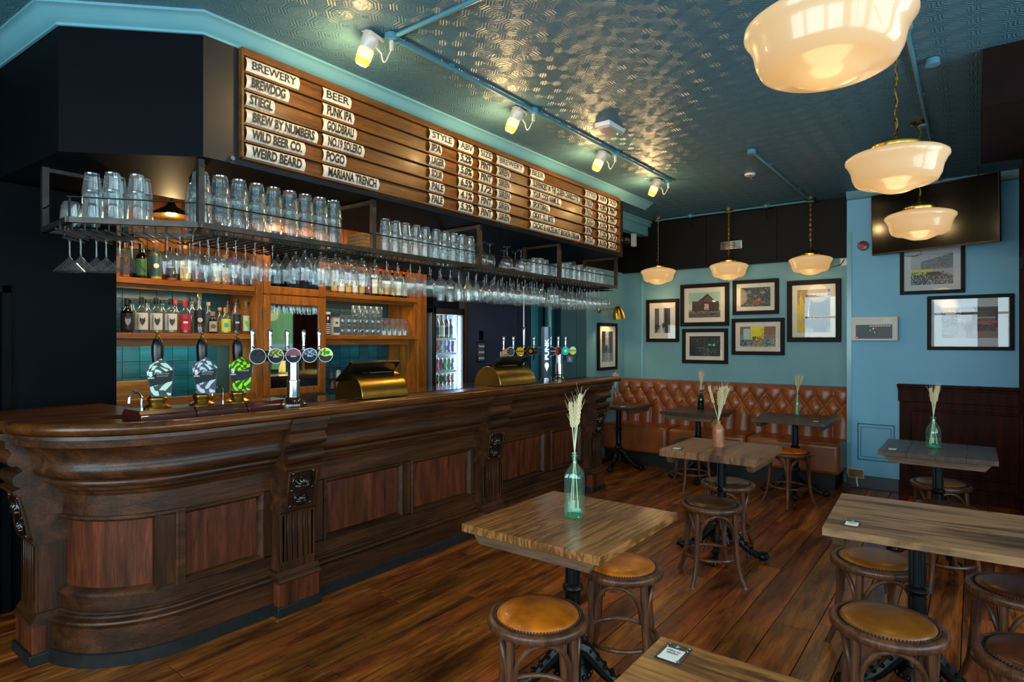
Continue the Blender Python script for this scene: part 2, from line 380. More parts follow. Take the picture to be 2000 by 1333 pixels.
# wall with the television
tw=struct(M().box(XT,XB+.12,-.45,1.1,0,HC),'wall_right',mat('daylit_blue_wall_paint','76b8d8',.5,var=.05,vs=2,bump=.05,bs=25))  # brighter copy of the wall blue; its daylight is put into the colour
M().box(XT-.012,XT,1.055,1.1,.13,2.75).done('corner_bead',BLUEG,tw)
ap=M(); 
for a,b,c,d in ((.66,1.0,.30,.31),(.66,1.0,.68,.69),(.66,.67,.3,.69),(.99,1.0,.3,.69),(.69,.97,.335,.34),(.69,.97,.65,.655),(.69,.695,.335,.655),(.965,.97,.335,.655)): ap.box(XT-.004,XT+.001,a,b,c,d)
ap.done('access_panel_seam',mat('seam_shadow_blue','2f5b6e',.6),tw)
struct(M().box(XT-.02,XT,.62,1.1,0,.135).box(XT-.028,XT,.62,1.1,0,.02),'baseboard_right',mat('black_skirting','0e1014',.35,coat=.3),bevel=.004)
# dark wainscot on that wall
ws=thing('wall_panelling','dark red-brown wooden wall panelling with a moulded rail below the street picture','panelling',(XT,.14,0))
M().box(XT-.05,XT,-.34,.615,.1,1.0).done('backing',WAINS,ws)
M().box(XT-.075,XT,-.34,.625,.955,1.125).done('top_rail',WAINS,ws,bevel=.004)
M().box(XT-.095,XT,-.34,.635,1.1,1.13).box(XT-.085,XT,-.34,.63,1.075,1.1).done('cap_moulding',WAINS,ws,bevel=.005)
for a,b,c,d in ((-.34,.54,.86,.885),(-.34,.54,.23,.255),(.515,.54,.25,.87)): M().box(XT-.068,XT-.045,a,b,c,d).done('panel_moulding',WAINS,ws,bevel=.006)
M().box(XT-.075,XT,-.34,.62,0,.12).box(XT-.085,XT,-.34,.62,.1,.13).done('skirting',WAINS,ws,bevel=.004)
# return wall next to the bar, picture side
struct(M().box(6.6,XB+.1,3.87,3.97,0,2.52),'wall_side',BLUE)
struct(M().box(6.55,XB,3.86,3.98,2.51,HC),'trim_3',BROWNB)
struct(M().box(6.58,6.6,3.86,4.22,0,2.6).box(6.57,6.575,3.99,4.1,0,2.6),'trim_4',TEALD)
sw=struct(M().box(XB-.02,XB+.1,3.97,YK+.1,0,HC),'wall_passage',mat('teal_passage_paint','2f6f7d',.45,var=.15,vs=2))
# behind the bar
struct(M().box(4.93,5.03,4.98,YK,1.97,HC),'trim_5',NAVY)
struct(M().box(5.0,7.65,YK,YK+.1,0,HC),'wall_kitchen',SLATE)
struct(M().box(5.585,7.02,4.98,5.08,0,HC),'wall_slate',SLATE)
struct(M().box(5.575,5.60,4.965,4.985,0,2.4),'trim_6',mat('brown_jamb','4a2a1c',.4))
struct(M().box(XW,1.59,4.46,4.56,0,HC),'wall_left',NAVY)
dl=struct(M().box(.55,1.0,4.44,4.47,0,1.85),'door_1',mat('black_door','030405',.7,spec=.03))
struct(M().box(1.0,1.04,4.44,4.465,0,1.89).box(.5,1.04,4.44,4.465,1.85,1.89),'trim_7',BLACK)
struct(M().box(1.5,1.59,4.56,YK+.1,0,HC),'wall_return',NAVY)
wb=struct(M().box(1.5,5.05,YK,YK+.1,0,HC),'wall_bar_back',mat('grout_dark','2d4544',.7))
TILE=wood('teal_glazed_tile','1f5f6a','123f49','194f59',axis=0,sc=.5,rough=.12,coat=.8,rnd=.22,bump=.05)
tmesh=None
def tiles(x0,x1,z0,z1,p=.128):
    global tmesh
    nx=int((x1-x0)/p); nz=int((z1-z0)/p)
    for i in range(nx):
        for k in range(nz):
            if tmesh is None: tmesh=M().box(0,p-.005,-.009,0,0,p-.005).mesh('tile',TILE)
            o=bpy.data.objects.new('tile',tmesh); COL.objects.link(o); o.parent=wb
            o.location=(x0+i*p,YK+R.uniform(-.0015,0),z0+k*p)
tiles(1.6,2.88,1.02,2.30); tiles(3.57,4.75,1.02,2.04)
# far windows: street walls
def winwall(axis,wall,openings,a0,a1,name):
    m=M(); z0,z1=.85,2.75; prev=a0
    def bx(p,q,r,s):
        if axis=='x': m.box(wall-.1,wall,p,q,r,s)
        else: m.box(p,q,wall-.1,wall,r,s)
    for a,b in openings: bx(prev,a,0,HC); bx(a,b,0,z0); bx(a,b,z1,HC); prev=b
    bx(prev,a1,0,HC); o=struct(m,name,BLUE)
    for n,(a,b) in enumerate(openings):
        f=M(); g=M(); t=.05
        def fb(p,q,r,s,d=(-.08,-.02),mm=f):
            if axis=='x': mm.box(wall+d[0],wall+d[1],p,q,r,s)
            else: mm.box(p,q,wall+d[0],wall+d[1],r,s)
        fb(a,b,z0,z0+t);fb(a,b,z1-t,z1);fb(a,a+t,z0,z1);fb(b-t,b,z0,z1);fb((a+b)/2-.025,(a+b)/2+.025,z0,z1);fb(a,b,2.15,2.2)
        fb(a,b,z0,z1,(-.052,-.048),g)
        global WN; WN+=1
        wn=struct(f,'window_%d'%WN,mat('window_frame_dark','23303a',.4)); g.done('pane',PANE,wn)
WN=0
winwall('x',XW,[(-2.1,-.35),(-.1,1.6),(1.85,3.55)],YW-.1,4.56,'wall_street')
winwall('y',YW,[(-1.3,.5),(.8,2.6),(2.9,4.7)],XW-.1,5.3,'wall_front')
# side lobby partition (dark wood) with its own window
struct(M().box(5.2,5.3,YW,-.36,0,HC),'wall_lobby',BLUE)
pw=struct(M().box(5.2,5.95,-.42,-.36,0,HC).box(6.75,XT,-.42,-.36,0,HC).box(5.95,6.75,-.42,-.36,0,1.0).box(5.95,6.75,-.42,-.36,2.2,HC),'wall_partition',WAINS)
for x in (5.22,5.9,6.78,7.3): M().box(x,x+.09,-.36,-.33,0,HC).done('stile',WAINS,pw,bevel=.006)
for z in (.0,.9,2.22): M().box(5.2,XT-.1,-.36,-.335,z,z+.12).done('rail',WAINS,pw,bevel=.006)
wn=struct(M().box(5.95,6.0,-.41,-.37,1,2.2).box(6.7,6.75,-.41,-.37,1,2.2).box(5.95,6.75,-.41,-.37,1,1.04).box(5.95,6.75,-.41,-.37,2.16,2.2),'window_7',WAINS)
M().box(5.97,6.73,-.392,-.388,1.02,2.18).done('pane',PANE,wn)
bm_=struct(M().box(4.22,5.6,-.62,-.036,2.86,HC),'trim_8',mat('maroon_beam','1c0b0a',.6,spec=.1,var=.3))
# ---- street outside (seen only in reflections)
van=thing('green_van','pale green delivery van parked outside the lobby window','van',(7.6,-3.2,0))
GV=mat('pale_green_vehicle_paint','a9d96b',.3,coat=.5)
M().box(5.4,9.8,-4.6,-2.6,.45,2.3).done('body',GV,van,bevel=.12,seg=4)
M().box(5.5,9.7,-2.6,-2.585,1.42,1.5).done('white_stripe',WT,van)
for x in (6.2,8.9): M().prism([(x+.34*math.cos(a*PI/10),.36+.34*math.sin(a*PI/10)) for a in range(20)],'y',-2.8,-2.55).done('wheel',PBLACK,van)
gp=M().box(-14,14,-14,YW-.1,-.2,-.13).box(-14,XW-.1,YW-.1,14,-.2,-.13).box(5.3,14,YW-.1,-.45,-.2,-.13).done('pavement',mat('pavement_grey','777a7c',.8,var=.1)); gp['kind']='structure'

# bulkhead over the bar
BULK=[(6.02,3.07),(1.476,3.07),(1.01,3.535),(.97,4.46),(1.45,4.46),(1.62,4.1),(6.02,4.1)]
bk=struct(M().prism(BULK,'z',2.49,HC),'wall_bulkhead',NAVY,flat=False)
M().box(1.477,6.021,3.062,3.07,2.492,HC).done('front_board',mat('brown_black_board','191313',.5,var=.2,vs=2),bk)
for x,z in ((1.62,2.515),(2.75,2.515),(3.85,2.515),(5.0,2.515)): M().prism([(x+.012*math.cos(a),z+.012*math.sin(a)) for a in [i*PI/6 for i in range(12)]],'y',3.045,3.063).done('screw_cap',STEEL,bk)
def offs(path): return path
cprof=[(.0,3.10),(.012,3.10),(.012,3.112),(.03,3.118),(.05,3.13),(.075,3.15),(.09,3.16),(.105,3.162),(.105,HC)]
cpath=[(6.60,3.07,0,-1),(1.476,3.07,-.414,-1),(1.01,3.535,-1,-.414),(.965,4.46,-1,0)]
struct(M().sweep(cprof,cpath,cap=True),'trim_9',BLUEG)
struct(M().box(6.03,XB-.03,3.5,3.62,2.98,HC).box(6.03,XB-.03,3.46,3.62,3.10,HC).box(6.03,XB-.03,3.44,3.62,3.145,HC),'trim_10',BLUEG,bevel=.004)
struct(M().box(6.03,7.2,3.66,3.80,2.80,HC),'trim_11',BLUEG,bevel=.004)
struct(M().sweep([(0,3.09),(.03,3.10),(.05,3.13),(.06,HC)],[(XT,-.36,-1,0),(XT,1.1,-1,0)]),'trim_12',BLUE)

# ================= PIPES AND CEILING FITTINGS =================
PIPE=mat('painted_conduit','4f8698',.35,coat=.2)
def conduit(label,p,q,boxes,grp='ceiling conduits'):
    t=thing('conduit',label,'pipe',p,0,grp)
    M().tube([p,q],.012,10).done('pipe',PIPE,t)
    for b in boxes: M().lathe([(.036,-.035),(.036,0),(.03,.004)],(b[0],b[1],HC-.004),18).done('junction_box',PIPE,t)
    n=max(1,int((Vector(q)-Vector(p)).length/.9))
    for i in range(n):
        c=Vector(p).lerp(Vector(q),(i+.5)/n); M().cbox((c.x,c.y,HC-.006),(.03,.03,.012)).done('saddle_clip',PIPE,t)
zc=HC-.02; LX=(2.14,3.42,4.62,5.74)
conduit('long blue conduit on the ceiling carrying the four bulkhead lamps above the menu board',(LX[0],2.42,zc),(LX[3],2.40,zc),[(x,2.42) for x in LX])
conduit('short blue conduit crossing the ceiling away from the nearest bulkhead lamp',(2.14,2.42,zc),(2.14,.3,zc),[])
conduit('blue conduit on the ceiling leading from a lone round box to the rightmost picture-wall pendant',(5.26,1.48,zc),(7.47,1.47,zc),[(5.26,1.485)])
conduit('blue conduit along the top of the black pelmet feeding the three far pendants',(7.5,1.45,zc),(7.5,3.34,zc),[(7.5,1.47),(7.5,1.95),(7.5,2.387),(7.5,2.87),(7.5,3.306)])
conduit('blue conduit along the ceiling above the three near pendants',(1.2,.28,zc),(7.3,.27,zc),[(3.62,.28),(4.19,.19),(5.36,.3)])
AMB=mat('frosted_amber_lamp_glass','ffd27a',.3,emit=5.0,ecol='ffc35a'); AMB2=mat('lamp_glass_tip','ffb84a',.3,emit=1.3,ecol='ffae38')
PORC=mat('white_porcelain','d9c9bb',.3,coat=.4)
def bulklamp(x,label):
    t=thing('bulkhead_lamp',label,'ceiling lamp',(x-.06,2.50,HC),0,'bulkhead lamps along the conduit')
    A=Matrix.Translation((x-.06,2.50,HC))@Matrix.Rotation(.42,4,'X')@Matrix.Rotation(.12,4,'Y')
    m=M(); m.T=A; m.lathe([(.044,-.012),(.046,-.03),(.04,-.072),(.036,-.082)],n=20); m.box(-.05,.05,-.05,.05,-.018,0).done('lamp_holder',PORC,t,bevel=.003)
    m=M(); m.T=A; m.lathe([(.036,-.08),(.040,-.088),(.039,-.135)],n=20); m.caps=(True,False); m.done('lamp_glass',AMB,t)
    m=M(); m.T=A; m.lathe([(.039,-.135),(.037,-.155),(.028,-.168),(.0,-.172)],n=20).done('glass_tip',AMB2,t)
    m=M(); m.tube([(x,2.42,HC-.03),(x,2.42,HC-.085)],.011,8); m.tube([(x,2.42,HC-.085)]+[(x-.005-.02*i/6,2.43+.04*math.sin(i*PI/12),HC-.1-.045*math.sin(i*PI/6)) for i in range(7)]+[(x-.05,2.48,HC-.075)],.004,6).done('flex_gland',PORC,t)
    d=A@Vector((0,0,-.21)); light('bulkhead_bulb','POINT',tuple(d),14,(1,.66,.28),.035)
for x,l in zip(LX,('white bulkhead lamp glowing amber, nearest the camera above the word BREWERY','second bulkhead lamp along the conduit, glowing amber above the ABV column','third bulkhead lamp along the conduit, glowing amber past the emergency light','farthest small bulkhead lamp at the end of the ceiling conduit')): bulklamp(x,l)
t=thing('emergency_light','white rectangular emergency light with a green indicator on the ceiling','light',(4.03,2.16,HC))
M().box(3.92,4.16,2.10,2.22,HC-.035,HC).done('housing',PWHITE,t,bevel=.005)
M().box(3.93,4.15,2.105,2.215,HC-.05,HC-.034).done('diffuser',mat('ribbed_diffuser','b8a8a4',.2,coat=.5),t,bevel=.004)
M().ell((4.1,2.13,HC-.052),.006).done('indicator',mat('green_led','3dff6a',.4,emit=3),t)
t=thing('smoke_detector','small white round detector base with dangling red wires on the ceiling','detector',(6.02,1.715,HC))
M().lathe([(.045,-.018),(.05,-.006),(.05,0)],(6.02,1.715,HC),20).done('base',PWHITE,t)
M().tube([(6.02,1.71,HC-.015),(6.03,1.70,HC-.05),(6.01,1.69,HC-.06)],.004,6).tube([(6.0,1.71,HC-.015),(5.99,1.70,HC-.055)],.004,6).done('wires',mat('red_wire','b02a1e',.4),t)

# ================= PENDANT LAMPS =================
def opal():
    m=bpy.data.materials.new('opal_pendant_glass'); m.use_nodes=True; nt=m.node_tree; N=nt.nodes; L=nt.links; b=N['Principled BSDF']
    b.inputs['Base Color'].default_value=(.34,.26,.17,1); b.inputs['Roughness'].default_value=.25; b.inputs['Coat Weight'].default_value=.4
    tc=N.new('ShaderNodeTexCoord'); sp=N.new('ShaderNodeSeparateXYZ'); L.new(tc.outputs['Object'],sp.inputs[0])
    r=N.new('ShaderNodeMapRange'); r.inputs[1].default_value=-.19; r.inputs[2].default_value=.02; r.inputs[3].default_value=0; r.inputs[4].default_value=1; L.new(sp.outputs[2],r.inputs[0])
    cr=N.new('ShaderNodeValToRGB'); e=cr.color_ramp.elements; e[0].color=(1,.58,.19,1); e[1].color=(1,.60,.24,1); q=e.new(.4); q.color=(.95,.49,.14,1); L.new(r.outputs[0],cr.inputs[0])
    L.new(cr.outputs[0],b.inputs['Emission Color']); b.inputs['Emission Strength'].default_value=.54
    return m
OPAL=opal()
SHP=[(.0,-.175),(.055,-.168),(.10,-.150),(.112,-.140),(.155,-.134),(.178,-.122),(.192,-.095),(.200,-.055),(.214,-.025),(.225,-.010),(.224,.004),(.205,.018),(.15,.036),(.10,.046)]
def pendant_proto(loc,label,near,grp):
    t=thing('pendant_lamp',label,'pendant lamp',loc,0,grp); m=BRASSD if near else BRASS
    M().lathe(SHP,n=48).done('glass_shade',OPAL,t,w=False,ang=70)
    M().lathe([(.108,.04),(.11,.045),(.11,.062),(.1,.066),(.075,.085),(.03,.10),(.012,.112)],n=40).done('gallery',BRASS,t,w=False)
    if near:
        M().tube([(.0,0,.11),(.03,0,.135),(.06,0,.165),(.045,0,.178),(0,0,.182),(-.045,0,.178),(-.06,0,.165),(-.03,0,.135)],.004,6,closed=True).done('hanger_loop',BRASSD,t,w=False)
    else: M().tube([(0,0,.11),(.03,0,.14),(.045,0,.16),(0,0,.165),(-.045,0,.16),(-.03,0,.14)],.0035,6,closed=True).done('hanger_loop',BRASS,t,w=False)
    top=HC-2.485
    M().lathe([(.012,top-.03),(.05,top-.022),(.062,top-.012),(.062,top)],n=24).done('ceiling_rose',m,t,w=False)
    m2=M(); z=.18; k=0
    while z<top-.03:
        a=PI/2*(k%2); L2=.042 if near else .034; w=.008
        pts=[(w*math.cos(q)*math.cos(a),w*math.cos(q)*math.sin(a),z+L2/2+(L2/2)*math.sin(q)) for q in [i*PI/4 for i in range(8)]]
        m2.tube(pts,.0022,5,closed=True); z+=L2*.82; k+=1
    m2.done('chain',BRASSD if near else BRASS,t,w=False)
    M().tube([(.006*math.sin(i*1.3),.006*math.cos(i*1.3),.12+i*(top-.14)/24) for i in range(25)],.003,5).done('twisted_flex',mat('gold_flex','8a6a22',.5),t,w=False)
    return t
near=pendant_proto((1.95,.34,2.485),'nearest opal pendant lamp, cropped by the top edge of the photo',True,'opal pendant lamps on the right')
dup(near,(3.58,.313,2.485),0,'middle opal pendant lamp on a long chain above the grey-topped table')
dup(near,(5.36,.32,2.485),0,'opal pendant lamp hanging in front of the television')
far=pendant_proto((7.47,1.469,2.485),'opal pendant lamp nearest the blue pillar on the picture wall',False,'opal pendant lamps by the picture wall')
dup(far,(7.50,2.387,2.485),0,'opal pendant lamp in front of the air vent on the picture wall')
dup(far,(7.51,3.306,2.485),0,'leftmost opal pendant lamp, beside the end of the bar')
for p,e in (((1.95,.34,2.13),3),((3.58,.31,2.13),3),((5.36,.32,2.13),3),((7.40,1.469,2.13),2.5),((7.40,2.387,2.13),2.5),((7.40,3.306,2.13),2.5)): light('pendant_bulb','POINT',p,e,(1,.66,.32),.12)

# ================= BAR COUNTER =================
bar=thing('bar_counter','long dark oak bar counter with a rounded near end, red-brown panels and carved pilasters','bar counter',(3.5,3.67,0))
CX,CY=1.47,3.67
def bpath(x1=5.70,yend=3.9,n=14):
    p=[(x1,CY,0,-1)]+[(x,CY,0,-1) for x in (4.5,3.0)]
    for i in range(n+1):
        a=-PI/2-PI/2*i/n; p.append((CX,CY,math.cos(a),math.sin(a)))
    p.append((CX,yend,-1,0)); return p
def arc(cx,cz,r,a0,a1,n=8): return [(cx+r*math.cos(math.radians(a0+(a1-a0)*i/n)),cz+r*math.sin(math.radians(a0+(a1-a0)*i/n))) for i in range(n+1)]
PB=bpath()
nose=[(.30,1.172),(.56,1.172),(.585,1.186),(.61,1.192)]+arc(.642,1.164,.028,90,-90,8)+[(.60,1.135)]
M().sweep(nose+[(.30,1.135)],bpath(5.86,4.46)).box(5.2,5.86,3.37,3.70,1.135,1.172).box(1.47,5.86,3.37,3.78,1.135,1.172).box(1.17,1.5,3.67,4.46,1.135,1.172).quad((5.86,3.37,1.135),(5.86,3.07,1.135),(5.86,3.01,1.15),(5.86,3.01,1.18),(5.86,3.07,1.19),(5.86,3.37,1.172)).done('countertop',TOPW,bar,ang=50)
M().box(1.6,5.8,3.40,3.77,1.172,1.176).done('wet_top',mat('glossy_dark_counter','231912',.12,coat=.8),bar)
corn=[(.60,1.136),(.638,1.132),(.64,1.115),(.622,1.112),(.618,1.078),(.60,1.074)]+arc(.66,.985,.115,130,180,6)+[(.548,.975)]+arc(.50,.955,.045,25,-60,5)+[(.50,.915),(.485,.908),(.478,.90)]+arc(.475,.885,.018,60,-60,4)+[(.468,.865),(.452,.862),(.448,.845),(.43,.835),(.425,.818),(.42,.812)]
M().sweep(corn,PB).done('cornice_moulding',OAK,bar,ang=28)
rail=lambda a,b: [(.42,b),(.42,a)]
M().sweep(rail(.70,.815),PB).done('frieze_rail',OAK,bar)
M().sweep(rail(.23,.325),PB).done('bottom_rail',OAK,bar)
M().sweep([(.42,.245),(.432,.243),(.438,.236),(.45,.232),(.452,.222),(.468,.216)]+arc(.468,.203,.013,80,-80,4)+[(.478,.188),(.476,.182)],PB).done('base_moulding',OAK,bar,ang=28)
M().sweep([(.475,.185),(.475,.06)],PB).done('plinth',OAK,bar)
M().sweep([(.474,.066),(.482,.066),(.488,.062),(.488,.0)],PB).done('kick_board',KICK,bar)
M().box(1.45,5.68,3.30,3.4,0,1.13).box(5.6,5.70,3.25,3.75,0,1.13).done('carcass',OAK,bar)
def sub(path,x0,x1): pass
STI=[(1.335,1.435),(1.90,2.32),(2.96,3.06),(3.70,4.113),(4.754,4.877),(5.42,5.70)]
for a,b in STI: M().box(a,b,3.25,3.30,.32,.705).done('stile',OAKV,bar)
def bolection(x0,x1,z0,z1,mm,w=.034):
    # mitred moulding around the panel
    pr=[(0,.0),(.0,.012),(.006,.018),(.014,.018),(.02,.012),(.026,.004),(w,-.012),(w,-.02)]
    path=[(x0,z0,1,1),(x1,z0,-1,1),(x1,z1,-1,-1),(x0,z1,1,-1),(x0,z0,1,1)]
    vs=[(x+nx*o,3.25-d,z+nz*o) for x,z,nx,nz in path for o,d in pr]; m=len(pr)
    mm._add(vs,[(i*m+j,i*m+j+1,(i+1)*m+j+1,(i+1)*m+j) for i in range(4) for j in range(m-1)])
for a,b in ((1.425,1.91),(2.31,2.97),(3.05,3.71),(4.105,4.762),(4.869,5.43)):
    q=M().box(a+.02,b-.02,3.268,3.28,.33,.70).done('panel',MAHOG,bar)
    m=M(); bolection(a,b,.318,.708,m); m.done('panel_moulding',OAK,q,ang=28)
# curved panel on the rounded end
AN=[-PI/2-PI/2*i/16 for i in range(17)]
cp=[(1.335,CY,0,-1)]+[(CX,CY,math.cos(a),math.sin(a)) for a in AN]+[(CX,3.70,-1,0)]
cp[0]=(1.34,CY,0,-1)
cpp=[(1.335,CY,0,-1),(1.4,CY,0,-1)]+cp[1:]
cpp=[(1.335+0*i,CY,0,-1) for i in range(1)]+[(CX,CY,math.cos(a),math.sin(a)) for a in AN if True]+[(CX,3.60,-1,0)]
arcp=[(CX,CY,math.cos(a),math.sin(a)) for a in AN]
pan=M().sweep([(.40,.70),(.40,.33)],[(1.31,CY,0,-1)]*0+arcp).done('curved_panel',MAHOG,bar)
M().sweep([(.41,.715),(.438,.712),(.438,.698),(.43,.69),(.418,.684),(.40,.68)],arcp).done('curved_moulding',OAK,pan,ang=28); M().sweep([(.40,.352),(.42,.344),(.43,.337),(.438,.325),(.438,.315),(.41,.312)],arcp).done('curved_moulding',OAK,pan,ang=28)
def vbar(a,o0,o1,z0,z1,da,m):
    p=[(CX,CY,math.cos(t),math.sin(t)) for t in (a-da,a+da)]
    m.sweep([(o0,z0),(o1,z0),(o1,z1),(o0,z1),(o0,z0)],p)
    for q in p: m.quad(*[(q[0]+q[2]*o,q[1]+q[3]*o,z) for o,z in ((o0,z0),(o1,z0),(o1,z1),(o0,z1))])
for aa,oo,z0_,z1_,dd in ((-PI/2-.04,.438,.315,.71,.035),(-PI/2-.11,.42,.33,.70,.03),(-PI+.02,.43,.315,.71,.03)): m=M(); vbar(aa,.40,oo,z0_,z1_,dd,m); m.done('side_moulding',OAK,pan)
# pilasters: local x along the bar, y=0 the shaft face, -y outwards
def pilaster(loc,rz,w=.265,label=None):
    h=w/2
    p=M().box(-h+.02,h-.02,.0,.12,.235,.60)
    q=-h+.02; N5=5; xs=[-h+.045+i*(w-.09)/(N5) for i in range(N5+1)]
    p.box(-h+.02,h-.02,-.012,0,.235,.30).box(-h+.02,h-.02,-.012,0,.565,.60)
    for i,x in enumerate(xs): p.box(x-.0145,x+.0145,-.012,0,.30,.565)
    p.box(-h+.02,xs[0],-.012,0,.3,.565).box(xs[-1],h-.02,-.012,0,.3,.565)
    for i in range(N5): 
        xc=(xs[i]+xs[i+1])/2
        p.prism([(xs[i]+.01,-.0119),(xs[i+1]-.01,-.0119),(xc,.0)],'z',.296,.30)
    o=p.done('pilaster',OAKV,bar,w=False,bevel=.002,seg=1)
    o.location=Vector(loc)-Vector(bar.location); o.rotation_euler=(0,0,rz)
    # plinth block and cap
    M().box(-h,h,-.03,.10,.05,.19).done('plinth_block',MAHOG,o,w=False,bevel=.003)
    M().box(-h-.012,h+.012,-.043,.10,0,.055).done('kick_block',KICK,o,w=False,bevel=.004)
    M().prism([(.10,.185),(-.036,.185),(-.040,.195),(-.036,.206),(-.026,.212),(-.026,.222),(-.018,.232),(-.012,.245),(.10,.245)],'x',-h-.004,h+.004).done('cap_moulding',OAK,o,w=False)
    # corbel body with curved front
    side=[(.12,.575),(-.016,.575),(-.022,.585),(-.03,.592),(-.022,.602),(-.03,.64),(-.045,.72),(-.062,.79),(-.068,.822),(-.085,.838),(-.098,.842),(-.10,.856),(-.078,.862),(-.07,.868)]+[(-.070-.032*math.sin(math.radians(a)),.905-.035*math.cos(math.radians(a))) for a in range(10,180,20)]+[(-.064,.945),(-.066,.955),(-.088,.975)]+[(-.092-.03*math.sin(math.radians(a)),1.0-.03*math.cos(math.radians(a))) for a in range(20,170,25)]+[(-.105,1.04),(-.118,1.058),(-.128,1.064),(-.13,1.10),(-.148,1.106),(-.148,1.134),(.12,1.134)]
    M().prism(side,'x',-h+.012,h-.012).done('corbel',OAK,o,w=False,ang=40)
    # carved leaf roundels leaning on the corbel face
    m=M(); lean=math.atan2(.032,.18)
    m.T=Matrix.Translation((0,-.05,.715))@Matrix.Rotation(lean,4,'X')
    m.box(-.083,.083,.0,.02,-.108,.108)
    for zc_,r in ((.038,.062),(-.062,.042)):
        m.tube([(r*1.12*math.cos(t),-.006,zc_+r*math.sin(t)) for t in [i*2*PI/20 for i in range(20)]],.0055,6,closed=True)
        n=7
        for i in range(n):
            a=-PI/2+(i-(n-1)/2)*PI/(n-.4); L_=r*.82
            pts=[(L_*k*math.cos(a+PI)+0,-.004-.013*math.sin(PI*k),zc_+r*.62*(1 if zc_>0 else 1)*0+ r*.35*(-1)+ (-L_*k*math.sin(a))) for k in (0,.25,.5,.75,1)]
            m.tube(pts,[.004,.010*r/.06,.013*r/.06,.011*r/.06,.004],6)
        for s_ in (-1,1): m.tube([(s_*(r*.55+.016*math.cos(t)*(1-t/9)),-.008,zc_+r*.55*(.4)+.016*math.sin(t)*(1-t/9)) for t in [k*.7 for k in range(10)]],.004,5)
        m.ell((0,-.008,zc_-r*.4),(.012,.01,.012),8,6)
    for s_ in (-1,1):
        for zz in (.095,-.005,-.1): m.ell((s_*.066,-.003,zz),(.012,.008,.012),8,5)
    m.done('carved_roundels',CARVE,o,w=False,ang=60)
    m=M(); m.T=Matrix.Translation((0,-.05,.715))@Matrix.Rotation(lean,4,'X')
    for a,b,c,d in ((-.095,.095,.1,.112),(-.095,.095,-.112,-.1),(-.095,-.083,-.11,.11),(.083,.095,-.11,.11)): m.box(a,b,-.006,.015,c,d)
    m.done('carving_border',OAK,o,w=False,bevel=.003)
    return o
for x in (2.07,3.87,5.60): pilaster((x,3.165,0),0)
pilaster((.955,3.742,0),-PI/2)
M().box(.98,1.5,3.6,3.88,.05,.20).box(1.0,1.4,3.66,3.88,.2,1.1).done('end_carcass',OAKV,bar)

# ================= MENU BOARD =================
mb=thing('menu_board','long wooden menu board with rows of white slide-in letter strips above the bar','menu board',(3.78,3.07,2.54))
B0,B1=1.672,5.89; PZ=.0905; ZT=3.10
for k in range(6): M().box(B0,B1,3.0455+.002*(k%2),3.062,3.063-(k+1)*PZ+.0155,3.063-k*PZ-.0035).done('slat',BOARDW,mb,bevel=.0015)
M().box(B0,B1,3.056,3.0625,2.535,ZT).done('back_panel',mat('board_shadow_gap','150c05',.7),mb)
for k in range(7):
    z=ZT-.033-k*PZ if k else ZT-.022
    # ledges between rows: the lip of each rail
for k in range(7):
    z=3.063-k*PZ
    M().box(B0-.002,B1+.002,3.028,3.050,z-.0,z+.012 if k else ZT+.003).done('rail',BOARDW,mb,bevel=.002)
    if k: pass
M().box(B0-.012,B0,3.03,3.062,2.53,ZT+.003).box(B1,B1+.01,3.03,3.062,2.53,ZT+.003).done('end_cap',BOARDW,mb)
def strip(x,wd,row,s,head=False):
    z1=3.063-row*PZ-.006; z0=z1-.070; m=M(); n=6
    pr=[(z0+(z1-z0)*i/n,3.034-.014*math.sin(PI*i/n)) for i in range(n+1)]
    vs=[(x,yy,zz) for zz,yy in pr]+[(x+wd,yy,zz) for zz,yy in pr]
    m._add(vs,[(i,i+1,n+2+i,n+1+i) for i in range(n)])
    q=m.done('letter_strip',STRIP,mb)
    sl=Matrix
    text(s,(x+min(.03,wd*.1),3.0185,z0+(.013 if head else .009)),(1,0,0),(0,0,1),.042 if head else .049,INK,q,wid=wd-min(.055,wd*.2),bold=.008 if head else .035,name='lettering',shear=0 if head else .12)
COLS=[(1.67,[('BREWERY',.313),('BREWDOG',.249),('STIEGL',.161),('BREW BY NUMBERS',.433),('WILD BEER CO.',.35),('WEIRD BEARD',.35)]),
(2.14,[('BEER',.2),('PUNK IPA',.222),('GOLDBRAU',.24),('NO.19 SOLERO',.299),('POGO',.162),('MARIANA TRENCH',.418)]),
(3.01,[('STYLE',.247),('IPA',.121),('LAGER',.153),('SOUR',.132),('PALE',.148),('PALE',.14)]),
(3.31,[('ABV',.167),('5.2%',.155),('5.0%',.16),('6.5%',.163),('4.1%',.163),('5.3%',.163)]),
(3.54,[('SIZE',.161),('PINT',.155),('PINT',.16),('1/2',.16),('PINT',.162),('PINT',.164)]),
(3.76,[('BREWERY',.363),('SIREN',.174),('SIREN',.176),('SIREN',.18),('SIREN',.174),('SIREN',.174)]),
(4.22,[('BEER',.21),('SUSPENDED IN THE QUEEN CHARLOTTE',.807),('YOUR CODE NAME IS...',.484),('SPORTSBALL',.296),("OKAY, I'LL BITE",.373),('CACAO & HAZELNUT BROKEN DREAM',.818)]),
(5.14,[('STYLE',.22),('PALE',.139),('PALE',.13),('KOLSCH',.174),('IPA',.113),('STOUT',.174)]),
(5.40,[('ABV',.175),('4.8%',.17),('4.7%',.17),('4.5%',.17),('7.2%',.17),('8.5%',.17)]),
(5.61,[('SIZE',.181),('PINT',.175),('PINT',.175),('PINT',.175),('2/3',.175),('2/3',.175)])]
for x,rows in COLS:
    for k,(s,wd) in enumerate(rows): strip(x+.012,wd,k,s,k==0)
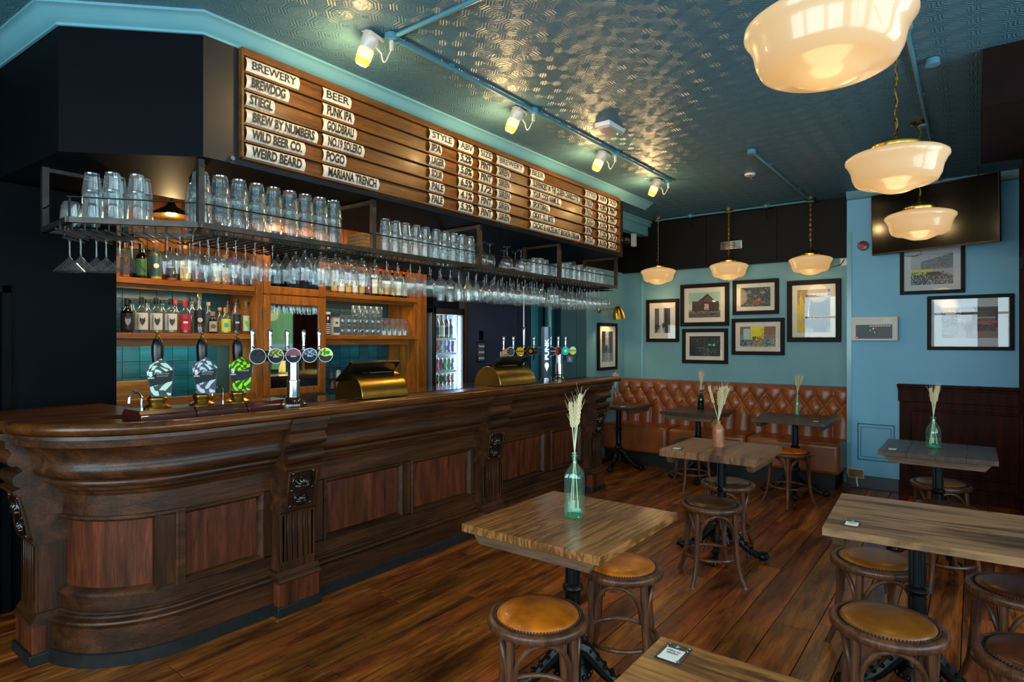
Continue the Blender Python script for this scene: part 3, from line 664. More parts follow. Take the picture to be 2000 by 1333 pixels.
t=thing('security_camera','small dark dome security camera at the far end of the menu board','camera',(5.98,3.04,2.66))
M().ell((5.98,3.0,2.66),(.035,.045,.035),14,10).lathe([(.03,-.015),(.03,.015)],(5.98,3.05,2.66),12).done('body',mat('gunmetal','2a2624',.3,metal=.6),t)
M().ell((5.965,2.965,2.655),(.02,.018,.02),12,8).done('lens',PBLACK,t)

# ================= GLASS RACK =================
rk=thing('glass_rack','raw steel glass rack hanging over the bar on square posts','glass rack',(3.5,3.3,2.49))
F=[(5.97,3.12),(1.492,3.12),(1.04,3.485),(1.06,3.92)]; Bk=[(5.97,3.52),(1.64,3.52),(1.42,3.69),(1.44,3.92)]
def barseg(m,p,q,z,w=.028,h=.028):
    a=Vector((*p,z)); b=Vector((*q,z)); d=(b-a).normalized(); n=Vector((-d.y,d.x,0))*w/2; e=d*w/2
    m._add([tuple(v+Vector((0,0,k))) for v in (a-e-n,a-e+n,b+e+n,b+e-n) for k in (-h/2,h/2)],[(0,2,3,1),(0,1,7,6),(2,4,5,3),(4,6,7,5),(1,3,5,7),(0,6,4,2)])
for a,b in zip(F[:-1],F[1:]): m=M(); barseg(m,a,b,2.158); m.done('front_rail',RACKM,rk)
for a,b in zip(Bk[:-1],Bk[1:]): m=M(); barseg(m,a,b,2.158); m.done('rear_rail',RACKM,rk)
for x in (5.97,4.83,3.67,2.60,1.49):
    q=(x,3.12); r=(x if x>1.6 else 1.64,3.52)
    M().cbox((q[0],q[1],2.325),(.03,.03,.34)).done('post',RACKM,rk); M().cbox((r[0],r[1],2.325),(.03,.03,.34)).done('post',RACKM,rk)
    m=M(); barseg(m,q,r,2.478,.024,.02); m.done('top_strut',RACKM,rk); m=M(); barseg(m,q,r,2.158,.024,.024); m.done('cross_strut',RACKM,rk)
    M().ell((q[0]+.03,q[1]+.03,2.475),.010,8,6).done('bolt',CHROME,rk)
for q in (F[3],Bk[3]): M().cbox((q[0],q[1],2.325),(.03,.03,.34)).done('post',RACKM,rk)
m=M(); barseg(m,F[3],Bk[3],2.158); m.done('end_strut',RACKM,rk); m=M(); barseg(m,F[3],Bk[3],2.478,.02,.02); m.done('end_strut',RACKM,rk)
m=M(); m.tube([(*p,2.268) for p in [(5.97,3.115),(1.492,3.112),(1.03,3.48),(1.05,3.92)]],.004,6); m.done('guard_rod',RODM,rk)
for p in (F[2],): M().tube([(*p,2.16),(*p,2.27)],.006,6).done('rod_post',RODM,rk)
# wire mesh deck
m=M()
for i in range(30):
    y=3.14+i*.0125
    m.tube([(1.66,y,2.171),(5.95,y,2.171)],.0011,3)
for i in range(110):
    x=1.6+i*.0395; m.tube([(x,3.14,2.172),(x,3.50,2.172)],.0011,3)
m.done('mesh_liner',mat('pale_mesh','8f8a80',.6),rk)['kind']='stuff'
M()._add([(x,y,2.168) for x,y in [(1.5,3.13),(1.05,3.49),(1.07,3.91),(1.43,3.91),(1.41,3.69),(1.63,3.53),(5.96,3.53),(5.96,3.13)]],[tuple(range(8))]).done('shelf_glass',glass('shelf_glass',tint='cfe0e0',edge=.5,base=.08),rk)
m=M()
CH=[1.60+.105*i for i in range(41)]
for x in CH:
    for dx in (-.026,.026):
        m.tube([(x+dx,3.10,2.11),(x+dx,3.54,2.11)],.0042,5)
        m.tube([(x+dx,3.14,2.11),(x+dx,3.14,2.15)],.0042,5); m.tube([(x+dx,3.50,2.11),(x+dx,3.50,2.15)],.0042,5)
m.tube([(1.55,3.12,2.112),(5.9,3.12,2.112)],.004,5).tube([(1.55,3.52,2.112),(5.9,3.52,2.112)],.004,5); m.done('hanger_rods',RODM,rk)['kind']='stuff'
m=M(); D1=Vector((-.778,.628,0))
for i in range(5):
    c=Vector((1.40,3.30,2.11))+D1*(i*.105)
    for s_ in (-.026,.026):
        q=c+D1*s_; n=Vector((.628,.778,0))
        m.tube([tuple(q-n*.10),tuple(q+n*.26)],.0042,5); m.tube([tuple(q-n*.06),tuple(q-n*.06+Vector((0,0,.04)))],.0042,5)
m.done('facet_hanger_rods',RODM,rk)['kind']='stuff'

# ---- glassware
def gl_proto(prof,name,mt=CG,n=20,base=None):
    m=M(); m.caps=(False,False); m.lathe(prof,n=n); me=m.mesh(name,mt,ang=50); return me
WINE=[(.034,0),(.033,-.003),(.006,-.008),(.004,-.02),(.0038,-.075),(.006,-.085),(.018,-.095),(.033,-.112),(.040,-.135),(.040,-.16),(.035,-.19),(.031,-.213)]
TULIP=[(.036,0),(.034,-.004),(.008,-.008),(.0055,-.015),(.0065,-.024),(.018,-.045),(.034,-.075),(.044,-.105),(.044,-.13),(.038,-.165),(.036,-.187)]
BALL=[(.036,0),(.034,-.003),(.006,-.008),(.004,-.02),(.0042,-.07),(.008,-.08),(.03,-.093),(.046,-.115),(.051,-.14),(.049,-.165),(.041,-.195),(.037,-.21)]
FLUTE=[(.031,0),(.03,-.003),(.006,-.008),(.004,-.02),(.004,-.07),(.01,-.085),(.022,-.11),(.029,-.15),(.029,-.19),(.027,-.225)]
MART=[(.037,0),(.035,-.003),(.008,-.010),(.0045,-.025),(.0045,-.095),(.006,-.105),(.072,-.176),(.073,-.178)]
PINT=[(.046,0),(.045,.03),(.043,.07),(.039,.11),(.034,.150),(.033,.158),(.029,.160),(.0,.158)]
PINTI=[(.043,.004),(.040,.07),(.032,.140),(.0,.143)]
TUMB=[(.038,0),(.037,.04),(.033,.085),(.031,.09),(.0,.088)]
GM={k:gl_proto(v,n) for k,v,n in (('wine',WINE,'wine_glass'),('tulip',TULIP,'tulip_glass'),('ball',BALL,'balloon_glass'),('flute',FLUTE,'flute_glass'),('mart',MART,'martini_glass'))}
PM=gl_proto(PINT,'pint_glass',CG2); TM=gl_proto(TUMB,'tumbler',CG2)
BASEM=M().lathe([(.0,.150),(.031,.151),(.0325,.157),(.030,.162),(.0,.161)],n=20).mesh('thick_base',glass('thick_glass_base',tint='d8e2e2',edge=.9,base=.35))
DECOR=M(); DECOR.caps=(False,False)
DECOR.lathe([(.0385,.12),(.0437,.06)],n=20); 
DM=DECOR.mesh('etched_print',glass('etched_band',tint='c8d0d2',edge=.6,base=.08,rough=.35))

def putglass(me,name,loc,label,cat,grp,s=1.0):
    o=bpy.data.objects.new(name,me); COL.objects.link(o); o.location=loc; o.rotation_euler=(0,0,R.uniform(0,6)); o.scale=(s,s,s)
    tag(o,label,cat,grp); return o
def hang(x,y,kind,z=2.119,s=1.0,zone='',rw=None):
    nm={'wine':'wine_glass','tulip':'tulip_glass','ball':'balloon_glass','flute':'flute_glass','mart':'martini_glass'}[kind]
    wd={'wine':'stemmed wine glass','tulip':'stout tulip glass','ball':'big balloon glass','flute':'slim tall-bowled glass','mart':'wide martini glass'}[kind]
    rl={0:'front row',1:'second row',2:'third row',3:'rear row'}.get(rw)
    lb='%s %s, %s hanging %s'%(nth((kind,zone,rw)),wd,rl,zone) if rl else '%s %s hanging %s'%(nth((kind,zone)),wd,zone)
    return putglass(GM[kind],nm,(x,y,z),lb,'glass',nm.replace('_',' ')+'es hanging '+zone,s)
for i,x in enumerate(CH):
    if x<1.95: k,zn='wine','at the rack corner by the whisky bottles'
    elif x<2.03: continue
    elif x<2.66: k,zn='tulip','in front of the mirror door'
    elif x<3.42: k,zn='ball','above the near till'
    elif x<3.75: k,zn='flute','in front of the drinks fridge'
    elif x<4.65: k,zn='wine','left of the far taps'
    elif x<5.15: k,zn=('tulip' if R.random()<.7 else 'ball'),'over the far taps'
    else: k,zn=('ball' if R.random()<.5 else 'wine'),'at the far end of the rack'
    rows=[3.165,3.265,3.365,3.46] if k!='ball' else [3.17,3.28,3.40]
    for ri,y in enumerate(rows):
        if R.random()<.10 and y>3.2: continue
        hang(x,y+R.uniform(-.012,.012),k,2.119,R.uniform(.97,1.03),zn,ri)
for i in range(3):
    for j in range(2):
        c=Vector((1.36,3.42,2.119))+D1*(.315-.105*i)+Vector((.628,.778,0))*(.0+.07*j)
        pass
for k,(a,b) in enumerate((((1.135,3.80),(1.16,3.72)),((1.225,3.70),(1.255,3.655)),((1.30,3.60),(1.335,3.54)))):
    for q in (a,b): hang(q[0],q[1],'mart',2.114,1.0,('farthest left under the rack end','second from the left under the rack end','nearest the whisky bottles')[k])
for i in range(3):
    for j in range(3): hang(1.47+.0*i-.03*j+.02*i,3.20+.075*j,'wine',2.119,.95,'at the rack corner by the whisky bottles') if i==1 else None
# rods for the martini glasses
m=M()
for a,b in (((1.09,3.73),(1.22,3.86)),((1.18,3.63),(1.33,3.79)),((1.26,3.53),(1.42,3.68)),((1.06,3.62),(1.16,3.72))):
    m.tube([(*a,2.105),(*b,2.105)],.0042,5); m.tube([(*a,2.105),(*a,2.15)],.0042,5)
m.done('side_hanger_rods',RODM,rk)['kind']='stuff'
def pint(x,y,z,label,grp,decor=False,s=1.0,stack=1):
    label='%s %s'%(nth(label),label)
    for q in range(stack):
        t=putglass(PM,'pint_glass',(x,y,z+q*.088*s),label if q==0 or stack==1 else label.replace('standing','stacked on top,'),'glass',grp if q==0 else grp+', upper ones',s)
        b=bpy.data.objects.new('thick_base',BASEM); COL.objects.link(b); b.parent=t
        if decor:
            d=bpy.data.objects.new('etched_print',DM); COL.objects.link(d); d.parent=t
ZR=2.173
for q,(x,y) in enumerate([(1.16,3.56),(1.22,3.47),(1.27,3.54),(1.31,3.41),(1.36,3.46)]): pint(x,y,ZR,'plain pint glass standing upside down on the angled end of the rack','plain pints on the rack end',False,1,2)
for x,y in ((1.10,3.66),(1.12,3.75),(1.19,3.68)): putglass(TM,'tumbler',(x,y,ZR),'%s low tumbler upside down at the far left end of the rack'%nth('lt'),'glass','tumblers at the rack end',1.15)
for i in range(9):
    x=1.53+i*.103
    pint(x,3.20,ZR,'tall printed pint glass standing upside down along the rack front','printed pints in front row',True,1.12,2 if i not in(1,) else 2)
    if i%2==0: pint(x+.04,3.36,ZR,'tall printed pint glass standing upside down in the rack rear row','printed pints in rear row',False,1.0,2)
for i in range(10):
    x=2.76+i*.098
    for y in (3.19,3.30,3.41):
        pint(x+R.uniform(-.008,.008),y,ZR,'clear pint glass standing upside down right of the wooden blocks','clear pints right of the blocks',False,.92,2 if y<3.2 else 1)
for i,(x,y) in enumerate([(3.80,3.2),(3.85,3.3),(3.92,3.22),(4.13,3.2),(4.36,3.22),(4.42,3.33),(4.28,3.35)]):
    o=putglass(GM['ball'],'stem_glass',(x,y,ZR+.21),'%s upturned stemmed glass from the left on the rack, foot upwards'%nth('up'),'glass','upturned stemmed glasses on the rack',1.0)
for x,s_,st in [(4.52,.95,1),(4.62,1.0,1),(4.70,.95,1),(4.92,.9,1),(5.02,1.0,1),(5.10,1.05,1),(5.22,.95,1),(5.32,1.05,1),(5.43,.95,1),(5.53,.95,1),(5.62,1,1),(5.70,.9,1),(5.79,.95,1)]:
    for y in (3.19,3.32): pint(x,y,ZR,'straight glass standing upside down at the far end of the rack','glasses at the far rack end',False,s_,st)
# block tower game
t=thing('block_tower','low stack of pale wooden blocks on the rack','game',(2.68,3.3,ZR))
BLK=wood('pale_block_wood','a87a45','7a5228',axis=1,sc=2,rough=.5,coat=.1)
for k in range(5):
    for j in range(4):
        if k%2: M().box(2.60+.001,2.60+.16,3.22+j*.042,3.22+j*.042+.040,ZR+k*.024,ZR+k*.024+.022).done('block',BLK,t)
        else: M().box(2.60+j*.040,2.60+j*.040+.038,3.22,3.39,ZR+k*.024,ZR+k*.024+.022).done('block',BLK,t)

# ================= ON THE BAR =================
WSH=mat('red_wood_box','3a1210',.25,coat=.6,var=.15)
t=thing('pump_plinth','dark red-stained wooden plinth under the three hand pumps','plinth',(1.65,3.33,1.172))
for a,b in ((1.255,1.52),(1.525,1.80),(1.805,2.08)):
    M().prism([(3.22,1.172),(3.45,1.172),(3.45,1.205),(3.43,1.226),(3.25,1.226),(3.235,1.205),(3.22,1.20)],'x',a,b).done('box_section',WSH,t,bevel=.003)
CLIPM=vcol('printed_clip',.45); CLIPM.node_tree.nodes['Principled BSDF'].inputs['Specular IOR Level'].default_value=.12
def swirl(col1,col2,seed):
    rr=random.Random(seed); k=[rr.uniform(5,13) for _ in range(6)]
    def f(u,v):
        a=math.sin(k[0]*u*2+3*math.sin(k[1]*v)+k[2])+math.sin(k[3]*v*1.6+2*math.cos(k[4]*u)+math.hypot(u-.5,v-.6)*38)
        return lin(col1) if a>.1 else lin(col2)
    return f
def disc(parent,c,rad,f,nrm,name='lens_badge',n=18,asp=1.0,pent=False,bd=.006):
    """printed round (or five-sided) plate facing nrm"""
    nv=Vector(nrm).normalized(); u=Vector((0,0,1)).cross(nv).normalized(); v=nv.cross(u); c=Vector(c)
    def inside(a,b):
        if pent: return True
        return a*a+b*b<=1
    m=M(); 
    if pent:
        ol=[(-.48,.28),(0.06,.52),(.5,.24),(.40,-.52),(-.28,-.52)]
    else: ol=[(.5*math.cos(2*PI*i/28),.5*math.sin(2*PI*i/28)) for i in range(28)]
    G=62 if pent else 24; w=rad*2
    def clip(poly,pl):
        # clip cell to convex outline (counter clockwise for disc; orientation tested)
        area=sum(pl[i][0]*pl[(i+1)%len(pl)][1]-pl[(i+1)%len(pl)][0]*pl[i][1] for i in range(len(pl)))
        P=pl if area>0 else pl[::-1]
        for i in range(len(P)):
            a,b=P[i],P[(i+1)%len(P)]; out=[]
            if not poly: return []
            for j in range(len(poly)):
                p,q=poly[j],poly[(j+1)%len(poly)]
                sp=(b[0]-a[0])*(p[1]-a[1])-(b[1]-a[1])*(p[0]-a[0]); sq=(b[0]-a[0])*(q[1]-a[1])-(b[1]-a[1])*(q[0]-a[0])
                if sp>=0: out.append(p)
                if (sp>=0)!=(sq>=0) and abs(sp-sq)>1e-12:
                    k=sp/(sp-sq); out.append((p[0]+(q[0]-p[0])*k,p[1]+(q[1]-p[1])*k))
            poly=out
        return poly
    for i in range(G):
        for j in range(G):
            x0,y0=-.52+1.04*i/G,-.54+1.08*j/G; x1,y1=x0+1.04/G,y0+1.08/G
            p=clip([(x0,y0),(x1,y0),(x1,y1),(x0,y1)],ol)
            if len(p)<3: continue
            m.col=f((x0+x1)/2+.5,(y0+y1)/2+.5)
            m._add([tuple(c+u*(a*w)+v*(b*w*asp)+nv*.0012) for a,b in p],[tuple(range(len(p)))])
    back=M(); o2=[(a*1.06,b*1.06) for a,b in ol]; k=len(o2)
    vs=[tuple(c+u*(a*w)+v*(b*w*asp)) for a,b in o2]+[tuple(c+u*(a*w)+v*(b*w*asp)-nv*bd) for a,b in o2]
    back._add(vs,[tuple(range(k)),tuple(range(k,2*k))[::-1]]+[(i,i+k,(i+1)%k+k,(i+1)%k) for i in range(k)])
    q=back.done(name,STEEL if not pent else GREYCARD,parent)
    m.done('print',CLIPM,q,flat=True)
    return q,c,u,v,nv
def pump(x,y,label,col1,col2,seed,words,sub_,tc):
    t=thing('beer_hand_pump',label,'beer pump',(x,y,1.226),0,'hand pumps')
    M().lathe([(.062,0),(.064,.008),(.05,.016),(.04,.022),(.042,.034),(.046,.042),(.046,.052),(.036,.062),(.036,.068),(.026,.072)],(x,y,1.226),28).done('brass_collar',BRASS,t)
    M().lathe([(.014,.07),(.014,.19)],(x,y,1.226),12).done('spindle',CHROME,t)
    M().lathe([(.013,.16),(.019,.19),(.024,.23),(.0285,.28),(.028,.32),(.02,.35),(.012,.358)],(x,y,1.226),24).done('handle',PBLACK,t,ang=60)
    M().lathe([(.009,.356),(.012,.362),(.009,.368),(.005,.378),(.009,.384),(.007,.392),(0,.394)],(x,y,1.226),14).done('brass_finial',BRASS,t)
    nrm=(-.35,-1,.05)
    def f(u,v):
        if .30<v-.06*(u-.5)*3<.62: return lin('26292d')
        return swirl(col1,col2,seed)(u,v)
    q,c,u,v,nv=disc(t,(x-.012,y-.05,1.226+.16),.062,f,nrm,'pump_clip',asp=1.45,pent=True)
    text('S',c-u*.046+v*.006+nv*.0015,u,v,.022,WT,q,bold=.05,name='logo')
    text('SIREN',c-u*.05-v*.006+nv*.0015,u,v,.007,WT,q,wid=.026,bold=.02)
    for i,wds in enumerate(words): text(wds,c-u*.012+v*(.014-.011*i)+nv*.0015,u,v,.008 if i==0 else .006,mat(tc+'_print',tc,.5),q,wid=.05 if i else .055,bold=.01)
pump(1.375,3.33,'leftmost hand pump with a pale grey-green engraved clip','c2d8c8','3c4a48',3,['BREAKFAST STOUT','CLASSIC STOUT'],'', '9a9a90')
pump(1.60,3.33,'middle hand pump with a silver-grey swirl clip','c7d0da','4b5058',11,['MODERN','BEST BITTER'],'','8fa0a8')
pump(1.80,3.33,'right hand pump with a bright lime green clip','9be31f','2f5a10',23,['SESSION PALE ALE'],'','c8d84a')
t=thing('swan_neck_tap','small chrome swan-neck spout at the left end of the pump plinth','tap',(1.29,3.33,1.226))
M().tube([(1.30,3.33,1.226),(1.30,3.33,1.28)]+[(1.30-.03+.03*math.cos(a*PI/6),3.33-.01*a/6,1.285+.03*math.sin(a*PI/6)) for a in range(7)]+[(1.238,3.318,1.262)],.007,10).done('spout',CHROME,t)
t=thing('small_chrome_tap','small chrome spout between the middle and right hand pumps','tap',(1.72,3.40,1.226))
M().tube([(1.73,3.36,1.226),(1.73,3.36,1.28)]+[(1.70+.03*math.cos(a*PI/6),3.36,1.285+.03*math.sin(a*PI/6)) for a in range(7)]+[(1.67,3.36,1.265)],.006,8).tube([(1.66,3.40,1.24),(1.76,3.43,1.255)],.004,6).done('spout',CHROME,t)

def font(name,label,xc,y,x0,x1,zb,lens,base='wood',col=CHROME,bar_m=IRON,hs=None,zc=1.172,rc=.030):
    t=thing(name,label,'beer font',(xc,y,zc))
    if base=='wood': M().lathe([(.075,0),(.078,.012),(.075,.03),(.055,.045),(.045,.06),(.042,.07)],(xc,y,zc),28).done('base',mat('dark_turned_base','24120f',.2,coat=.7),t)
    else: M().lathe([(.05,0),(.052,.02),(.04,.035),(.04,.05)],(xc,y,zc),24).done('base',CHROME,t)
    M().lathe([(rc+.006,.06),(rc+.006,.155),(rc+.009,.157),(rc+.009,.166),(rc,.170),(rc,zb-zc)],(xc,y,zc),28).done('column',col,t)
    m=M(); m.T=Matrix.Translation((x0,y,zb))@Matrix.Rotation(PI/2,4,'Y'); m.lathe([(.028,0),(.03,.01),(.03,x1-x0-.01),(.028,x1-x0)],n=24).done('crossbar',bar_m,t)
    nrm=(-.55,-1,0)
    for i,(x,f,txt,tcol) in enumerate(lens):
        nn=Vector(nrm).normalized(); c=Vector((x,y,zb))+nn*.058
        m=M(); m.tube([(x,y,zb),tuple(c-nn*.004)],.024,14).done('lens_housing',bar_m,t)
        q,c,u,v,nv=disc(t,tuple(c),.041,f,nrm,bd=.008)
        if txt: text(txt,c-v*.008+nv*.002,u,v,.008,mat(tcol+'_print',tcol,.5),q,wid=.03,bold=.02,center=True)
        hh=1.0 if not hs else hs[i]
        hp=(x+.0,y+.05)
        m=M(); m.tube([(x,y,zb),(x,y+.055,zb)],.012,10); m.lathe([(.011,-.03),(.013,.0),(.013,.035),(.009,.04),(.009,.05)],(x,y+.055,zb),14); m.lathe([(.012,.045),(.010,.055),(.0085,.075),(.013,.12*hh),(.014,.14*hh),(.010,.152*hh),(0,.155*hh)],(x,y+.055,zb),14)
        m.tube([(x,y+.055,zb-.03),(x,y+.06,zb-.10)],[.010,.006],8).done('tap_handle',CHROME,t)
    return t
def dk(c1,c2,seed,bottom='26292d',split=.5):
    g=swirl(c1,c2,seed)
    return lambda u,v: lin(bottom) if v<split else g(u,v)
def no(u,v):
    if v<.47: return lin('33352c')
    if .1<u<.2 or .38<u<.48 or abs((u-.1)*1.3-(v-.5))<.05: return lin('1f8a34')
    if math.hypot(u-.66,v-.68)<.15: return lin('0f9a48')
    return lin('e2e03a') if u<.75 or v>.75 else lin('f0f060')
font('beer_font','chrome T-shaped beer font with five round badges on a dark turned base',2.07,3.20,1.82,2.31,1.485,[(1.845,dk('2a2d30','1c1e20',1),None,''),(1.955,dk('b8c23a','44484a',5),'SIREN','f2f2f2'),(2.065,dk('c03a5c','58606a',8),'SIREN','f2f2f2'),(2.175,dk('9ab0c0','31404a',13),'SIREN','f2f2f2'),(2.285,no,'SIREN','f2f2f2')])
font('beer_font','copper and black T-shaped beer font beside the second till, with yellow, orange and blue badges',4.95,3.66,4.69,5.36,1.467,[(4.74,lambda u,v:lin('4a4236'),None,''),(4.90,lambda u,v:lin('e2b81c') if abs(v-.5)>.08 else lin('c03010'),None,''),(5.08,lambda u,v:lin('e08a20') if math.hypot(u-.5,v-.5)<.25 else lin('141210'),None,''),(5.26,dk('2f7fb0','0f3350',17,split=.0),None,'')],base='c',bar_m=mat('copper_bar','a35a28',.2,metal=1),hs=[1,1,1.6,1])
font('beer_font','farthest T-shaped beer font on an ornate chrome column, green-badged, by the end of the bar',5.20,3.36,4.93,5.45,1.47,[(5.02,lambda u,v:lin('182520') if abs(v-.5)>.06 else lin('c0c8c0'),None,''),(5.13,lambda u,v:lin('8c2a20') if u<.6 else lin('1c1a1a'),None,''),(5.27,lambda u,v:lin('28c8a8') if math.hypot(u-.5,v-.5)>.2 else lin('b0fff0'),None,''),(5.41,lambda u,v:lin('e8e8e0') if v>.65 else (lin('78c832') if v>.4 else lin('e0e060')),None,'')],base='c',bar_m=mat('copper_bar'),hs=[1,1,1,1],rc=.034)
t=thing('column_font','tall grey cylindrical beer font with upright glowing white letters','beer font',(4.83,3.27,1.172))
M().lathe([(.052,0),(.052,.03),(.048,.032),(.048,.045)],(4.83,3.27,1.172),28).done('base',STEEL,t)
M().lathe([(.042,.045),(.044,.05),(.044,.53),(.040,.535)],(4.83,3.27,1.172),28).done('column',mat('grey_blue_column','5a6674',.3,metal=.5),t)
nv=Vector((-.72,-.69,0)).normalized(); u0=Vector((0,0,1)); vv=nv.cross(u0)
GLW=mat('glowing_letters','c8f0ff',.4,emit=1.6,ecol='a8e4ff')
c0=Vector((4.83,3.27,1.172))+nv*.047
text('PUNK',c0+u0*.22-vv*.018,u0,vv,.036,GLW,t,wid=.20,bold=.03)
m=M(); cc=c0+u0*.165
pts=[cc+u0*(.028*math.cos(a))+vv*(.020*math.sin(a)) for a in [i*PI/7 for i in range(14)]]
m._add([tuple(p) for p in pts],[tuple(range(14))]); m._add([tuple(cc-u0*.055),tuple(cc-u0*.01+vv*.017),tuple(cc-u0*.01-vv*.017)],[(0,1,2)]); m.done('emblem',GLW,t,flat=True)
def till(x0,x1,yf,label,mm=None):
    t=thing('till',label,'till',((x0+x1)/2,yf+.15,1.172),0)
    yc=yf+.15; r=.15; pr=[(yc+r*math.cos(a)*1.0,1.176+.17*math.sin(a)) for a in [i*PI/20 for i in range(21)]]
    M().prism(pr,'x',x0,x1).done('brass_cover',BRASS,t,bevel=.003,ang=30)
    M().box(x0+.1,x1-.1,yc-.02,yc+.06,1.33,1.362).done('stand',PBLACK,t)
    mm=mm or (x0-.05,x1-.03); a=Vector((mm[0],yf+.06,1.435)); b=Vector((mm[1],yf+.06,1.435)); dn=Vector((0,.16,-.13)); th=Vector((0,-.012,-.016))
    m=M(); c=[a,b,b+dn+Vector((.03,0,0)),a+dn+Vector((-.01,0,0))]
    m._add([tuple(p) for p in c]+[tuple(p+th) for p in c],[(0,1,2,3),(4,7,6,5),(0,4,5,1),(1,5,6,2),(2,6,7,3),(3,7,4,0)]).done('monitor',PBLACK,t,bevel=.004)
    M().box(x0+.1,x0+.3,yf+.05,yf+.055,1.348,1.354).done('edge_strip',STEEL,t)
till(2.637,3.05,3.27,'brass-covered till with a tilted black monitor, nearer one on the bar')
till(4.13,4.66,3.27,'brass-covered till with a tilted black monitor, farther one beside the beer taps',(4.21,4.62))

# ================= BACK BAR =================
bb=thing('back_bar_shelving','orange oak back bar with open shelves either side of a mirrored door','shelving',(3.2,5.2,0))
for x0,x1 in ((1.6,2.86),(3.57,4.80)):
    M().box(x0,x1,4.99,5.44,2.0,2.045).done('upper_shelf',SHELFW,bb,bevel=.003)
    M().box(x0,x1,4.99,5.44,1.587,1.63).done('lower_shelf',SHELFW,bb,bevel=.003)
    M().box(x0,x1,5.10,5.12,1.53,1.587).done('apron',SHELFW,bb)
    M().box(x0,x1,5.02,5.04,1.965,1.998).done('upper_apron',SHELFW,bb)
for x0,x1 in ((2.86,2.925),(3.555,3.575),(4.80,4.93)):
    M().box(x0,x1,4.98,5.44,.0,2.9).done('upright',SHELFV,bb,bevel=.003)
M().box(4.76,4.80,5.0,5.44,1.0,2.9).done('side_panel',SHELFV,bb)
M().box(1.6,4.93,5.0,5.44,2.86,2.9).done('top_board',SHELFW,bb)
for x0,x1 in ((1.6,2.86),(3.57,4.80)):
    n=int((x1-x0)/.13)
    for i in range(n): M().box(x0+(x1-x0)*i/n+.002,x0+(x1-x0)*(i+1)/n-.002,5.425,5.44,2.32 if x0<2 else 2.05,2.86).done('back_plank',SHELFV,bb,bevel=.002,seg=1)
M().box(1.6,4.93,4.75,5.44,.94,1.0).box(1.6,4.93,4.80,4.82,1.0,1.005).done('worktop',STEEL,bb)
M().box(1.6,2.86,5.0,5.03,1.0,1.13).done('front_upstand',SHELFW,bb,bevel=.003)
M().box(1.6,2.2,5.38,5.42,1.0,1.25).done('rear_upstand',SHELFW,bb,bevel=.003)
M().box(2.86,3.575,4.93,5.0,1.0,1.07).done('steel_upstand',STEEL,bb)
M().box(1.6,4.93,4.8,5.4,0,.94).done('cupboard',mat('dark_cupboard','16120f',.5),bb)
dr=M().box(2.925,2.985,4.97,5.0,1.08,1.98).box(3.495,3.555,4.97,5.0,1.08,1.98).box(2.985,3.495,4.97,5.0,1.08,1.145).box(2.985,3.495,4.97,5.0,1.90,1.98).done('mirror_door',SHELFV,bb,bevel=.004)
M().box(2.98,3.50,4.985,4.992,1.14,1.905).done('mirror',mat('mirror_silver','d8dcdc',.02,metal=1),dr)
for z in (1.25,1.78): M().box(2.915,2.925,4.965,4.975,z,z+.09).done('hinge',STEEL,dr)
dr=M().box(2.925,2.985,4.97,5.0,1.99,2.62).box(3.495,3.555,4.97,5.0,1.99,2.62).box(2.985,3.495,4.97,5.0,1.99,2.06).box(2.985,3.495,4.97,5.0,2.55,2.62).done('upper_mirror_door',SHELFV,bb,bevel=.004)
M().box(2.98,3.50,4.985,4.992,2.05,2.56).done('mirror',mat('dark_mirror','50545a',.05,metal=1),dr)
M().box(2.925,3.555,5.0,5.04,1.0,2.86).done('door_backing',SHELFV,bb)
light('shelf_strip_light','AREA',(2.2,5.25,1.575),4.5,(.75,1,.85),1.1,.03,aim=(2.2,5.42,1.0))
light('shelf_strip_light','AREA',(4.1,5.25,1.575),.7,(.7,.95,1),1.0,.03,aim=(4.1,5.42,1.0))
light('shelf_strip_light','AREA',(2.2,5.1,1.955),3.2,(1,.8,.5),1.1,.03,aim=(2.2,5.3,1.0))
light('shelf_strip_light','AREA',(4.1,5.1,1.955),2.4,(1,.8,.5),1.0,.03,aim=(4.1,5.3,1.0))
M().box(1.65,2.8,5.14,5.16,1.575,1.585).done('led_strip',mat('greenish_led','b8ffe0',.4,emit=2.5),bb)
# one brass shade stands in view; two added unseen ones also light the shelves
def shade(x,y,z,label,p):
    t=thing('shade_lamp',label,'pendant lamp',(x,y,HC))
    M().lathe([(.02,.10),(.035,.07),(.12,.02),(.13,.0)],(x,y,z),28).done('brass_shade',BRASS,t); M().tube([(x,y,HC),(x,y,z+.1)],.004,6).done('flex',RODM,t)
    M().ell((x,y,z+.03),.03,12,8).done('bulb',AMB,t)
    light('shade_bulb','POINT',(x,y-.0,z-.02),p,(1,.68,.32),.03)
shade(1.97,4.55,2.46,'brass cone pendant lamp behind the rack, in front of the whisky shelf',22)
shade(3.25,4.55,2.68,'added unseen brass cone pendant lamp behind the rack near the mirror door',26)
shade(4.35,4.55,2.68,'added unseen brass cone pendant lamp behind the rack, right-hand shelf section',24)
